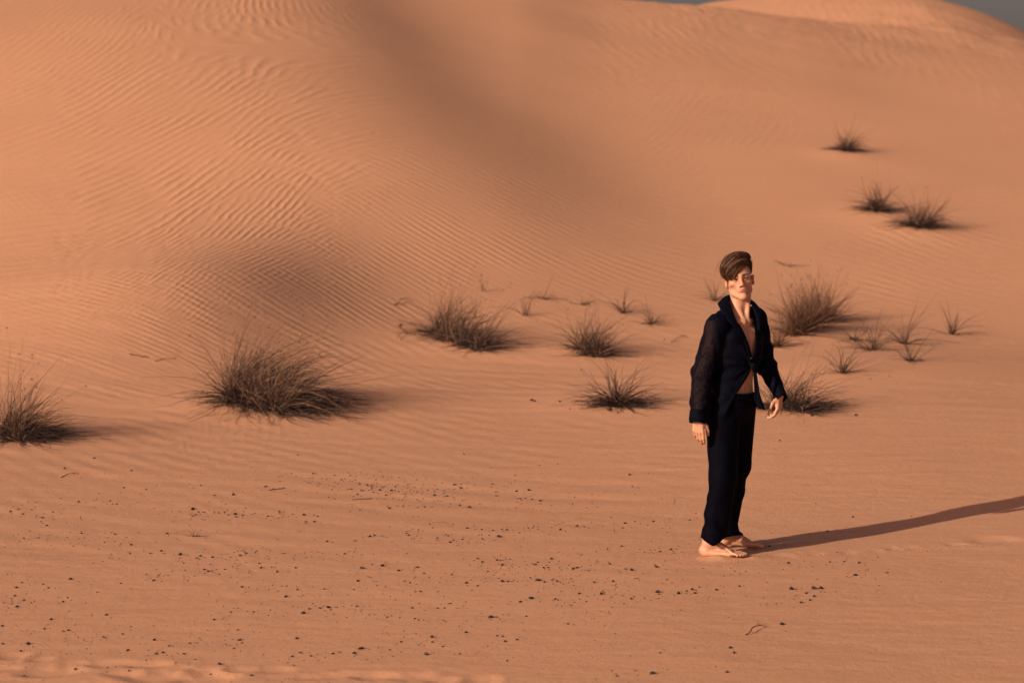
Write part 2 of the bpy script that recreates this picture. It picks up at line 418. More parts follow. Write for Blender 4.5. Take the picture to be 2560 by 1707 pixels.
def sand_material():
    m = bpy.data.materials.new('sand'); m.use_nodes = True
    nt = m.node_tree; N = nt.nodes; L = nt.links
    bs = N['Principled BSDF']
    bs.inputs['Roughness'].default_value = 0.95
    bs.inputs['Specular IOR Level'].default_value = 0.12
    tc = N.new('ShaderNodeTexCoord')
    def A(n):
        a = N.new('ShaderNodeAttribute'); a.attribute_name = n; return a.outputs['Fac']
    def M(op, a, b=None, c=None):
        q = N.new('ShaderNodeMath'); q.operation = op
        for i, w in enumerate((a, b, c)):
            if w is None: continue
            if isinstance(w, (int, float)): q.inputs[i].default_value = w
            else: L.new(w, q.inputs[i])
        return q.outputs[0]
    def noise(scale, det, rough=0.5, vec=None, off=None):
        n = N.new('ShaderNodeTexNoise'); n.noise_dimensions = '3D'
        n.inputs['Scale'].default_value = scale; n.inputs['Detail'].default_value = det; n.inputs['Roughness'].default_value = rough
        L.new(vec or tc.outputs['Object'], n.inputs['Vector'])
        return n.outputs[0]
    def gabor(layer, cell):
        # coordinates wander a little so that no crest runs dead straight
        nz = N.new('ShaderNodeTexNoise'); nz.inputs['Scale'].default_value = 2.2; nz.inputs['Detail'].default_value = 2
        L.new(tc.outputs['Object'], nz.inputs['Vector'])
        sub = N.new('ShaderNodeVectorMath'); sub.operation = 'SUBTRACT'; L.new(nz.outputs[1], sub.inputs[0]); sub.inputs[1].default_value = (.5, .5, .5)
        sc = N.new('ShaderNodeVectorMath'); sc.operation = 'SCALE'; L.new(sub.outputs[0], sc.inputs[0]); sc.inputs['Scale'].default_value = 0.10 if layer == 'a' else 0.04
        add = N.new('ShaderNodeVectorMath'); add.operation = 'ADD'; L.new(tc.outputs['Object'], add.inputs[0]); L.new(sc.outputs[0], add.inputs[1])
        g = N.new('ShaderNodeTexGabor'); g.gabor_type = '2D'
        L.new(add.outputs[0], g.inputs['Vector'])
        g.inputs['Scale'].default_value = 1.0 / cell
        g.inputs['Anisotropy'].default_value = 1.0
        L.new(M('MULTIPLY', A('rip_k_' + layer), cell), g.inputs['Frequency'])
        L.new(A('rip_dir_' + layer), g.inputs['Orientation'])
        return g
    ga = gabor('a', 1.35); gb = gabor('b', 1.3)
    def ridge(g, sharp):
        p = M('MULTIPLY', g.outputs['Phase'], 2 * math.pi)
        c = M('MULTIPLY_ADD', M('COSINE', p), 0.5, 0.5)
        w = M('POWER', c, sharp)
        # fade where the wave packets cancel so that defects stay soft
        it = M('MINIMUM', M('MULTIPLY', g.outputs['Intensity'], 2.2), 1.0)
        return M('MULTIPLY', w, it)
    ra = M('MULTIPLY', ridge(ga, 1.7), A('rip_amp_a'))
    rb = M('MULTIPLY', ridge(gb, 1.0), A('rip_amp_b'))
    patch = M('MULTIPLY_ADD', noise(0.9, 3), 0.8, 0.55)
    ra = M('MULTIPLY', M('MULTIPLY', ra, patch), RA_H)
    rb = M('MULTIPLY', M('MULTIPLY', rb, patch), RB_H)
    fine = M('MULTIPLY', noise(11, 4, .55), 0.004)
    grain = M('MULTIPLY', noise(150, 3, .75), 0.0026)
    grain = M('ADD', grain, M('MULTIPLY', noise(34, 3, .6), 0.0020))
    mp = N.new('ShaderNodeMapping'); mp.inputs['Scale'].default_value = (2.6, 10.0, 4.0); mp.inputs['Rotation'].default_value = (0, 0, 0.12)
    L.new(tc.outputs['Object'], mp.inputs['Vector'])
    grain = M('ADD', grain, M('MULTIPLY', noise(1.0, 4, .6, mp.outputs[0]), 0.0042))
    mp2 = N.new('ShaderNodeMapping'); mp2.inputs['Scale'].default_value = (5.5, 11.0, 6.0); L.new(tc.outputs['Object'], mp2.inputs['Vector'])
    grain = M('ADD', grain, M('MULTIPLY', noise(1.0, 3, .55, mp2.outputs[0]), 0.0035))         # short wind wisps
    h = M('ADD', M('ADD', ra, rb), M('ADD', fine, grain))
    bp = N.new('ShaderNodeBump'); bp.inputs['Strength'].default_value = 1.0; bp.inputs['Distance'].default_value = 1.0
    L.new(h, bp.inputs['Height']); L.new(bp.outputs[0], bs.inputs['Normal'])
    # colour: fine speckle, broad tonal drift, slightly paler coarse grains on ripple crests
    mix = N.new('ShaderNodeMix'); mix.data_type = 'RGBA'
    mix.inputs[6].default_value = SAND_A; mix.inputs[7].default_value = SAND_B
    f1 = M('MULTIPLY_ADD', noise(0.35, 4, .6), 0.55, 0.0)
    f2 = M('MULTIPLY_ADD', noise(90, 4, .7), 0.5, 0.0)
    L.new(M('ADD', f1, f2), mix.inputs[0])
    L.new(mix.outputs[2], bs.inputs['Base Color'])
    return m
RA_H, RB_H = 0.0135, 0.0075
SAND_A = (0.545, 0.281, 0.162, 1); SAND_B = (0.64, 0.352, 0.214, 1)
SAND = sand_material()
ground = obj('sand', ground_me, SAND)
tag(ground, kind='structure')
# ------------------------------------------------------------------ dry grass
def plain(name, col, rough=0.8, spec=0.2, var=0.0, scale=30):
    m = bpy.data.materials.new(name); m.use_nodes = True
    nt = m.node_tree; b = nt.nodes['Principled BSDF']
    b.inputs['Roughness'].default_value = rough
    b.inputs['Specular IOR Level'].default_value = spec
    if var:
        n = nt.nodes.new('ShaderNodeTexNoise'); n.inputs['Scale'].default_value = scale; n.inputs['Detail'].default_value = 4
        tc = nt.nodes.new('ShaderNodeTexCoord'); nt.links.new(tc.outputs['Object'], n.inputs['Vector'])
        mx = nt.nodes.new('ShaderNodeMix'); mx.data_type = 'RGBA'
        mx.inputs[6].default_value = tuple(c * (1 - var) for c in col) + (1,)
        mx.inputs[7].default_value = tuple(min(1, c * (1 + var)) for c in col) + (1,)
        nt.links.new(n.outputs[0], mx.inputs[0]); nt.links.new(mx.outputs[2], b.inputs['Base Color'])
    else:
        b.inputs['Base Color'].default_value = tuple(col) + (1,)
    return m

M_BLADE = plain('grey_brown_blade', (0.046, 0.029, 0.026), 0.7, 0.2, 0.45, 9)
M_BLADE_RED = plain('rusty_brown_blade', (0.088, 0.044, 0.030), 0.7, 0.2, 0.4, 9)
M_STRAW = plain('dry_straw', (0.27, 0.155, 0.10), 0.65, 0.25, 0.3, 9)
M_ROOT = plain('bare_root', (0.085, 0.052, 0.038), 0.85, 0.15, 0.3, 20)

def strands(P0, D, L, w, droop, bend, nseg=5, clear=0.006, wob=0.0, rng=RNG):
    """ribbons that start at P0 (n,3), leave along D (n,3) and bend; returns verts, faces"""
    n = len(P0)
    t = np.linspace(0, 1, nseg + 1)
    D = D / np.linalg.norm(D, axis=1, keepdims=True)
    C = P0[:, None] + D[:, None] * (L[:, None] * t)[..., None]
    C = C + (bend[:, None] * (L[:, None] * t**2)[..., None])
    C[..., 2] -= droop[:, None] * L[:, None] * t**2.2
    if wob:
        ph = rng.random((n, 3)) * 6.28
        C += wob * L[:, None, None] * np.sin(t[None, :, None] * 5.0 + ph[:, None]) * t[None, :, None]
    g = H(C[..., 0].ravel(), C[..., 1].ravel(), False).reshape(C.shape[:2]) + clear + w[:, None] * 0.5
    C[..., 2] = np.where(t[None] < 0.02, C[..., 2], np.maximum(C[..., 2], g))
    T = np.gradient(C, axis=1)
    R = rng.normal(size=(n, 1, 3))
    S = np.cross(T, R); S /= np.linalg.norm(S, axis=2, keepdims=True) + 1e-9
    W = (w[:, None] * (1 - 0.75 * t**1.5))[..., None] * 0.5
    # three-sided stems: ribbon plus a ridge, so that they have body from every side
    U = np.cross(T, S); U /= np.linalg.norm(U, axis=2, keepdims=True) + 1e-9
    A = C + S * W; B = C - 0.5 * S * W + 0.87 * U * W; E = C - 0.5 * S * W - 0.87 * U * W
    V = np.stack([A, B, E], 2)                       # n, seg+1, 3, 3
    idx = np.arange(n * (nseg + 1) * 3).reshape(n, nseg + 1, 3)
    F = []
    for k in range(3):
        a = idx[:, :-1, k]; b = idx[:, :-1, (k + 1) % 3]; c = idx[:, 1:, (k + 1) % 3]; d = idx[:, 1:, k]
        F.append(np.stack([a, b, c, d], -1).reshape(-1, 4))
    return V.reshape(-1, 3), np.concatenate(F), C

def merge(parts):
    vs, fs, o = [], [], 0
    for v, f in parts:
        vs.append(v); fs.append(f + o); o += len(v)
    return np.concatenate(vs), np.concatenate(fs)

def fan(n, centres, rad, L, el, lean, droop, w, az=(0, 2 * math.pi), spread=1.0, rng=RNG, wob=0.02, nseg=5, bendj=0.15):
    """n strands rooted round the centres; el = (low, high) elevation in degrees; lean = (x, y) pull"""
    c = np.array(centres)[rng.integers(0, len(centres), n)]
    P = np.zeros((n, 3)); a0 = rng.random(n) * 2 * math.pi; r0 = rad * np.sqrt(rng.random(n))
    P[:, 0] = c[:, 0] + r0 * np.cos(a0); P[:, 1] = c[:, 1] + r0 * np.sin(a0)
    P[:, 2] = H(P[:, 0], P[:, 1], False) - 0.01
    a = rng.uniform(az[0], az[1], n)
    e = np.radians(rng.uniform(el[0], el[1], n))
    D = np.stack([np.cos(a) * np.cos(e) * spread + lean[0], np.sin(a) * np.cos(e) * spread + lean[1], np.sin(e)], 1)
    LL = L * (0.30 + 0.85 * rng.random(n)) * np.where(rng.random(n) < .05, 1.3, 1.0)
    b = rng.normal(size=(n, 3)) * bendj; b[:, 0] += lean[0] * 0.3
    v, f, C = strands(P, D, LL, w * (0.6 + 0.7 * rng.random(n)), droop * (0.4 + 1.1 * rng.random(n)), b, nseg, wob=wob, rng=rng)
    return (v, f), C

def heads(C, size, rng):
    """small ragged seed heads at strand tips"""
    tips = C[:, -1]; prev = C[:, -2]
    n = len(tips); k = 5
    P = np.repeat(tips, k, 0); D = np.repeat(tips - prev, k, 0)
    D = D / (np.linalg.norm(D, axis=1, keepdims=True) + 1e-9) + rng.normal(size=D.shape) * 0.7
    v, f, _ = strands(P, D, np.full(n * k, size) * (0.5 + rng.random(n * k)), np.full(n * k, size * 0.35), np.zeros(n * k), np.zeros((n * k, 3)), 2, rng=rng)
    return v, f

def tuft(label, centres_px, blades, stalks=0, roots=0, seedheads=0, red=False, seed=1, group=None, name='grass_tuft', L=0.5, rad=0.06, el=(5, 85),
         lean=(0.1, 0), droop=0.35, w=0.0055, spread=1.0, skirt=0, stalkL=None, az=(0, 6.283), straw_share=0.14):
    rng = np.random.default_rng(seed)
    cs = [at(u, v)[:2] for u, v in centres_px]
    cx, cy = np.mean([c[0] for c in cs]), np.mean([c[1] for c in cs])
    cz = float(H(np.array([cx]), np.array([cy]), False)[0])
    root = bpy.data.objects.new(name, None); COL.objects.link(root)
    root.location = (cx, cy, cz); root.empty_display_size = 0.2
    tag(root, label, 'grass', group)
    off = np.array([cx, cy, cz])
    def put(nm, parts, mat):
        v, f = merge(parts)
        o = obj(nm, mesh_np(nm, v - off, f, smooth=True), mat, root)
        return o
    main = [fan(int(blades * (1 - straw_share)), cs, rad, L, el, lean, droop, w, az, spread, rng)[0]]
    if skirt:
        main.append(fan(skirt, cs, rad * 1.3, L * 0.75, (-4, 14), lean, 0.10, w, az, 1.0, rng)[0])
    tag(put('blades', main, M_BLADE_RED if red else M_BLADE), kind='stuff')
    if blades * straw_share > 3:
        tag(put('dry_blades', [fan(int(blades * straw_share), cs, rad, L * 1.05, el, lean, droop, w, az, spread, rng)[0]], M_STRAW), kind='stuff')
    if stalks:
        sp, C = fan(stalks, cs, rad, stalkL or L * 1.35, (35, 88), (lean[0] * 0.4, 0), droop * 0.35, w * 0.75, az, 0.8, rng, wob=0.03, nseg=7)
        st = put('flower_stalks', [sp], M_STRAW)
        tag(st, kind='stuff')
        if seedheads:
            k = rng.choice(len(C), min(seedheads, len(C)), replace=False)
            tag(put('seed_heads', [heads(C[k], 0.016, rng)], M_ROOT), kind='stuff')
    if roots:
        P = [fan(roots, cs, rad * 1.5, 0.16, (-25, 8), (0, -0.15), 0.4, 0.008, (-2.9, 0.1), 1.0, rng, wob=0.16, nseg=8)[0]]
        tag(put('bare_roots', P, M_ROOT), kind='stuff')
    return root

# foreground bushes, left to right
tuft('dark dry grass clump cut off by the left edge, casting a long streaked shadow',
     [(10, 1085), (55, 1098), (35, 1090)], 620, 60, 30, 18, seed=3, L=0.56, rad=0.07, el=(4, 82), lean=(0.36, 0.0), droop=0.36, w=0.0055, skirt=150, stalkL=0.8)
tuft('largest dark grass bush, spiky and lit from the left, in front of the shaded hollow',
     [(574, 990), (580, 994), (586, 998), (578, 992), (592, 1000), (605, 1004), (630, 1012), (665, 1022), (700, 1030), (640, 1002)], 2100, 260, 60, 60, seed=4,
     L=0.84, rad=0.07, el=(0, 84), lean=(0.60, -0.06), droop=0.50, w=0.0055, skirt=420, stalkL=0.84, straw_share=0.22)
tuft('shaggy brown grass bush with long blades trailing right, second largest left of the man',
     [(1095, 832), (1105, 838), (1130, 850), (1160, 862), (1200, 872)], 760, 90, 50, 20, seed=5,
     L=0.60, rad=0.09, el=(4, 85), lean=(0.32, 0.0), droop=0.34, w=0.0060, skirt=260, stalkL=0.85)
tuft('medium brown grass tuft above the star-shaped tuft, midway between shaggy bush and man',
     [(1455, 872), (1475, 884), (1495, 890)], 360, 24, 12, 5, seed=6, L=0.50, rad=0.07, el=(8, 85), lean=(0.20, 0.0), droop=0.27, w=0.0062, skirt=70)
tuft('star-shaped spreading grass tuft low on the sand, just left of the man',
     [(1540, 1008), (1552, 1014)], 170, 6, 12, 3, seed=7, L=0.60, rad=0.04, el=(20, 80), lean=(0.05, 0.0), droop=0.42, w=0.006, skirt=260)
tuft('wide grass tuft behind the hand on the right of the photo, leaning right',
     [(1975, 1022), (2000, 1028), (1950, 1018)], 420, 24, 16, 6, seed=8, L=0.54, rad=0.08, el=(4, 70), lean=(0.36, 0.0), droop=0.42, w=0.006, skirt=200)
tuft('large rounded rusty brown bush behind the shoulder on the right of the photo',
     [(1985, 838), (2000, 830), (2015, 820), (2040, 806), (2060, 800)], 1000, 80, 20, 60, red=True, seed=9, L=0.60, rad=0.11, el=(8, 88), lean=(0.04, 0.0), droop=0.20, w=0.006, skirt=0, straw_share=0.12, stalkL=0.7)
tuft('small dark grass tuft at the foot of the rounded rusty bush',
     [(1942, 868)], 130, 5, 6, 4, red=True, seed=10, L=0.34, rad=0.03, el=(15, 85), lean=(0.12, 0), droop=0.3, w=0.006)
# upper slope
tuft('highest grass tuft, alone on the upper right slope', [(2108, 374), (2116, 377)], 170, 14, 0, 5, seed=12, L=0.50, rad=0.07, el=(8, 80), lean=(0.14, 0), droop=0.38, w=0.009, skirt=130)
tuft('left one of the two neighbouring tufts on the right slope', [(2188, 526), (2200, 528)], 200, 16, 0, 6, seed=13, L=0.62, rad=0.07, el=(14, 85), lean=(-0.02, 0), droop=0.38, w=0.008, skirt=110)
tuft('right and larger one of the two neighbouring tufts on the right slope', [(2290, 562), (2305, 568)], 260, 18, 0, 6, seed=14, L=0.62, rad=0.09, el=(8, 82), lean=(0.10, 0), droop=0.38, w=0.008, skirt=150)
# sparse sprouts
SG = 'sparse thin sprouts on the sand'
SPROUTS = [
    ('thin four-armed sprout above the rounded rusty bush', (1970, 664), 9, 0.42, (-4, 60), 15),
    ('fan-shaped thin sprout, leftmost and lowest of the row right of the man', (2106, 933), 34, 0.52, (18, 80), 16),
    ('fan-shaped sprout with blades swept left, middle of the row right of the man', (2181, 876), 48, 0.60, (12, 78), 17),
    ('low wispy sprout behind the fan-shaped sprouts right of the man', (2138, 850), 26, 0.42, (5, 55), 18),
    ('tall narrow sprout with one long stalk, upper right row', (2263, 860), 30, 0.60, (20, 86), 19),
    ('short sprout below the tall narrow one, upper right row', (2276, 903), 28, 0.42, (15, 80), 20),
    ('rightmost thin sprout, standing alone near the right edge', (2378, 836), 34, 0.62, (15, 84), 21),
    ('pale wispy sprout beside the shoulder on the left of the man', (1788, 752), 26, 0.50, (20, 80), 22),
    ('single bent stalk with a shadow above the shaggy bush', (1209, 728), 5, 0.34, (40, 86), 23),
    ('two upright stalks with long shadows right of the shaggy bush', (1313, 790), 14, 0.46, (30, 88), 24),
    ('low flat sprout high above the medium brown tuft', (1360, 748), 16, 0.34, (4, 70), 25),
    ('tiny curled sprout between the low flat sprout and the forked one', (1461, 763), 12, 0.26, (10, 75), 26),
    ('forked sprout with upright blades, left of a smaller one', (1556, 783), 30, 0.44, (12, 85), 27),
    ('small dense sprout at the right end of the upper row', (1625, 810), 34, 0.34, (10, 75), 28)]
for lab, p, n, L, el, sd in SPROUTS:
    rng = np.random.default_rng(sd)
    cs = [at(*p)[:2]]
    cz = float(H(np.array([cs[0][0]]), np.array([cs[0][1]]), False)[0])
    root = bpy.data.objects.new('grass_sprout', None); COL.objects.link(root); root.location = (cs[0][0], cs[0][1], cz)
    tag(root, lab, 'grass', SG)
    off = np.array([cs[0][0], cs[0][1], cz])
    (v, f), C = fan(n, cs, 0.03, L, el, (0.05, 0), 0.28, 0.0062, rng=rng)
    tag(obj('blades', mesh_np('blades', v - off, f), M_BLADE, root), kind='stuff')
    (v, f), C = fan(max(4, n // 3), cs, 0.03, L * 0.8, (-6, 20), (0.25, 0), 0.1, 0.006, rng=rng)
    tag(obj('dry_blades', mesh_np('dry_blades', v - off, f), M_STRAW, root), kind='stuff')
    (v, f) = heads(C[:3], 0.018, rng)
    tag(obj('seed_heads', mesh_np('seed_heads', v - off, f), M_ROOT, root), kind='stuff')

# loose sticks and stalks lying on the sand: pixel ends, thickness, arch
STICKS = [
    ('dark knobbly stick lying at the left edge of the shaded hollow', (325, 885), (372, 893), 0.014, 0.0, M_ROOT),
    ('pale straight stalk lying left of the largest bush', (385, 902), (440, 893), 0.008, 0.01, M_STRAW),
    ('pale arched stem poking from the sand left of the shaggy bush', (982, 762), (1010, 742), 0.013, 0.03, M_STRAW),
    ('pale hooked stem at the lower left of the shaggy bush', (1018, 812), (1045, 868), 0.009, 0.02, M_STRAW),
    ('thin horizontal stick left of the shaggy bush', (998, 800), (1062, 818), 0.008, 0.01, M_ROOT),
    ('crooked dark twig on the open sand near the left edge', (150, 1192), (190, 1182), 0.007, 0.012, M_ROOT),
    ('straight dark twig lying among pebbles left of centre', (670, 1226), (712, 1219), 0.007, 0.0, M_ROOT),
    ('straight twig beside the densest pebbles', (880, 1250), (932, 1246), 0.006, 0.0, M_ROOT),
    ('pale twig right of the pebble streak near the centre', (1080, 1305), (1118, 1308), 0.006, 0.01, M_STRAW),
    ('long curved stalk on the bare sand below the man', (1860, 1586), (1895, 1562), 0.006, 0.02, M_ROOT),
    ('slanting twig on the slope left of the shoulder of the man', (1672, 856), (1702, 838), 0.008, 0.02, M_ROOT),
    ('dark scrap of twig under the star-shaped tuft', (1520, 1022), (1533, 1030), 0.014, 0.0, M_ROOT)]
for lab, a, b, w, arch, mat in STICKS:
    A = np.array(at(*a)); B = np.array(at(*b)); n = 10
    t = np.linspace(0, 1, n + 1)
    C = A + (B - A) * t[:, None]
    rng = np.random.default_rng(int(a[0]))
    per = np.cross(B - A, [0, 0, 1]); L = np.linalg.norm(B - A)
    C += per * (0.12 * np.sin(t * 3.1) + 0.05 * np.sin(t * 9 + 1))[:, None]
    g = H(C[:, 0], C[:, 1])
    C[:, 2] = g + w * 0.35 + arch * np.sin(t * math.pi)
    T = np.gradient(C, axis=0); T /= np.linalg.norm(T, axis=1, keepdims=True)
    S = np.cross(T, [0, 0, 1]); S /= np.linalg.norm(S, axis=1, keepdims=True); U = np.cross(S, T)
    k = 6; r = w * 0.5 * (1 - 0.55 * t) * (1 + 0.25 * rng.normal(size=n + 1) * 0.6)
    V = np.stack([C + (S * math.cos(q) + U * math.sin(q)) * r[:, None] for q in np.arange(k) * 2 * math.pi / k], 1)
    idx = np.arange((n + 1) * k).reshape(n + 1, k)
    F = np.stack([idx[:-1], np.roll(idx[:-1], -1, 1), np.roll(idx[1:], -1, 1), idx[1:]], -1).reshape(-1, 4)
    V = V.reshape(-1, 3)
    # a side twig
    if mat is M_ROOT:
        m = C[n // 2]
        v2, f2, _ = strands(np.array([m, C[n - 3]]), np.array([T[4] + S[4] * 0.7, T[7] - S[7] * 0.8 + [0, 0, .3]]), np.array([L * .3, L * .2]), np.array([w * .5, w * .4]),
                            np.zeros(2), np.zeros((2, 3)), 4, rng=rng)
        V, F = merge([(V, F), (v2, f2)])
    o = obj('stick', mesh_np('stick', V - A, F), mat)
    o.location = A
    tag(o, lab, 'stick', 'sticks lying on the sand')
# little wiry twig left of centre
A = np.array(at(485, 1342))
rng = np.random.default_rng(5)
v, f, _ = strands(np.repeat(A[None], 9, 0), np.column_stack([rng.normal(size=9) * .7 + .3, rng.normal(size=9) * .3, rng.random(9)]), np.full(9, .05) * (1 + rng.random(9)), np.full(9, .0035),
                  np.full(9, .5), rng.normal(size=(9, 3)) * .5, 7, wob=.2, rng=rng)
o = obj('wiry_twig', mesh_np('wiry_twig', v - A, f), M_ROOT); o.location = A
tag(o, 'tiny tangled wiry twig on bare sand, left of centre among pebbles', 'twig')
# ------------------------------------------------------------------ pebbles
M_PEB = plain('black_pebble', (0.020, 0.017, 0.018), 0.55, 0.35, 0.35, 60)
M_PEB2 = plain('brown_pebble', (0.075, 0.048, 0.038), 0.75, 0.25, 0.35, 60)

def rock_mesh(seed, sub=1):
    import bmesh
    bm = bmesh.new(); bmesh.ops.create_icosphere(bm, subdivisions=sub, radius=1.0)
    r = random.Random(seed)
    ax = [Vector((r.gauss(0, 1), r.gauss(0, 1), r.gauss(0, 1))).normalized() for _ in range(7)]
    cut = [r.uniform(0.55, 0.9) for _ in ax]
    for v in bm.verts:
        for a, c in zip(ax, cut):
            d = v.co.dot(a)
            if d > c: v.co -= a * (d - c)
        v.co *= 1 + r.uniform(-0.07, 0.07)
        v.co.z *= 0.62
        v.co.x *= 1.12
    me = bpy.data.meshes.new('pebble'); bm.to_mesh(me); bm.free()
    return me
ROCKS = [rock_mesh(i, 2) for i in range(9)]
for i, me in enumerate(ROCKS): me.materials.append(M_PEB if i < 8 else M_PEB2)
ROCK_LO = [rock_mesh(i + 30, 1) for i in range(6)]

# pebbles read off the photograph (lower-left view: x, y in a 2352 x 1152 enlargement of 0,1080..1280,1707) with their width there
_L = """432,121,13 297,167,12 604,179,11 1368,107,10 2130,103,9 922,193,8 1030,218,8 569,256,9 672,263,9 922,244,9 983,290,9 1072,289,13 1220,250,14 1145,141,7 870,237,8
1688,246,12 1798,269,14 1773,289,11 1467,237,8 1615,264,9 1536,200,9 1508,300,9 1632,219,8 1640,285,9 1747,268,9 2086,244,13 2262,242,11 2117,256,14 1995,294,14 2053,297,11 2278,293,9 2112,336,10
1950,346,11 1790,351,13 2157,347,17 1930,317,8 1920,385,8 2065,345,8 1618,339,8 1438,191,9 1568,217,9 2230,345,8 2325,268,8 1825,241,8 1826,340,8
360,323,13 505,318,9 535,331,9 518,331,8 430,316,8 84,355,10 47,364,12 104,376,13 146,358,9 195,393,12 243,368,9 284,375,8 245,400,8 306,414,8 373,399,8 215,430,10 887,355,20 934,368,9 898,382,11 911,366,10 1004,371,10
1032,368,9 1050,381,10 1080,377,13 1084,390,10 1115,383,9 1158,376,8 1230,386,11 1222,396,8 1282,366,11 1306,368,8 1278,395,8 1325,386,8 1396,380,18 1362,391,7 1443,412,12 1405,411,9 1458,388,9 1054,402,8 882,388,9 804,408,7 790,362,8
62,475,8 84,470,8 110,489,9 173,486,8 133,495,8 234,470,7 259,481,8 309,483,8 374,465,10 353,478,7 364,488,7 376,503,7 372,457,7 529,471,11 526,502,8 556,514,7 603,519,13 480,507,9 455,539,8 391,523,8 23,526,8 22,507,8 767,467,14 774,477,8
741,546,11 689,557,9 598,558,9 693,568,7 828,563,18 920,569,13 905,579,11 976,575,13 1103,569,14 1132,557,11 1060,575,9 1177,546,9 1172,554,9 1152,568,8 1228,572,8 1302,558,9 1290,558,7 1355,566,8 1430,549,8 1462,549,8 1470,572,8 1583,559,13 1626,552,7 1485,584,8 1112,546,6
516,576,8 503,577,8 843,603,9 836,592,7 1080,604,8 1190,605,10 1246,619,9 1200,622,13 1358,622,12 1274,641,11 1033,629,9 939,631,10 957,640,12 973,636,9 1155,655,7 905,597,6
323,676,18 75,715,16 99,692,10 222,718,11 198,700,9 447,736,9 554,696,9 602,719,8 706,681,12 729,659,9 672,655,9 676,665,7 773,659,7 863,682,8 743,686,7 68,752,11 109,772,12 144,784,9 289,778,13 310,760,11 268,760,8 78,803,15 54,789,9 38,808,8 1110,713,12 1141,714,8
1313,755,15 1303,776,7 1366,724,11 1295,708,8 1319,705,7 1488,721,10 1389,747,7 1372,752,7 1625,723,9 1684,718,7 1691,664,9 1645,683,15 1730,685,8 1858,685,9 1884,693,10 1918,620,12 1832,637,13 1948,648,9 1757,615,18 1786,624,8 1664,629,18 1710,608,8 2075,655,10 2083,666,8 2085,638,7 2194,707,11 2142,694,14 2018,690,8 2307,688,17 2334,688,10
2194,582,12 2216,598,11 2307,612,14 2283,588,12 2298,590,10 2240,640,9 2239,626,7 2210,618,8 2271,578,8 2343,583,9 1699,481,14 1721,476,10 1763,482,8 1779,485,8 1866,465,9 1877,475,11 1870,456,8 1922,448,8 1885,453,7 1974,424,9 1987,442,8 2147,443,12 2059,475,10 2084,495,9 2067,507,12 2009,486,9 2004,493,8 2124,493,10 2130,480,8 2216,490,10 2213,470,8 2213,449,11 2293,480,19 2264,453,9 2328,451,11 2305,447,9 2184,446,8 2125,509,7 1503,503,10 1625,497,8
489,841,14 421,841,9 235,861,14 220,886,9 204,903,12 10,891,13 141,925,8 983,864,14 1062,828,10 1134,785,7 996,775,7 1072,809,7 1165,826,10 1241,815,7 1393,832,19 1420,812,13 1470,808,12 1508,806,20 1484,800,9 1519,815,10 1549,803,9 1577,801,9 1638,800,13 1699,797,8 1533,836,8 1626,830,7 1778,850,10 1894,806,11 1906,857,12 1923,863,11 2012,808,11 2042,807,10 2068,787,10 2097,809,7 2129,798,8 2255,849,20 2280,848,11 2041,865,9 2014,856,7 1837,851,9
1302,843,9 1217,894,7 1147,887,8 1092,907,11 475,941,14 563,927,12 600,891,9 314,910,11 292,914,10 128,975,20 95,1005,12 11,974,12 358,943,8 345,928,8 384,954,9 396,961,8 398,993,9 418,1017,9 586,1000,16 306,1018,8 709,956,14 753,956,8 777,982,12 749,990,8 727,1003,8 748,1013,14 717,1019,13 845,1018,13 872,969,12 893,965,9 900,1044,9 870,1045,7 812,1057,7 692,1041,7 1007,1066,20 1070,950,9 1100,953,14 1111,967,11 1033,953,7 1039,971,9 1074,995,10 985,1007,7 1204,985,8 1363,947,15 1342,1031,12 1378,1013,12 1428,1028,12 1530,1017,14 1562,1012,9 1626,1014,18 1659,995,22 1632,1022,9 1695,996,8 1737,1043,8 1790,998,10 1842,963,12 1843,1008,8 1958,1021,19 1985,965,11 1985,942,17 1934,968,8 2033,984,12 1948,980,7 2141,920,15 2109,892,9 2125,898,7 2062,787,9 1911,926,8 1855,914,9 1778,922,7 2283,935,10 2308,937,10 2320,961,14 2112,1017,10 2145,1011,6 2330,1048,10 1932,734,11 1907,734,9
348,1084,17 495,1080,10 112,1111,11 160,1069,8 42,1071,8 592,1097,10 606,1080,6 968,1103,11 1155,1118,16 1350,1071,11 1425,1105,9 1325,1131,8 650,1138,8 198,1142,9 490,1102,9 1308,1132,7"""
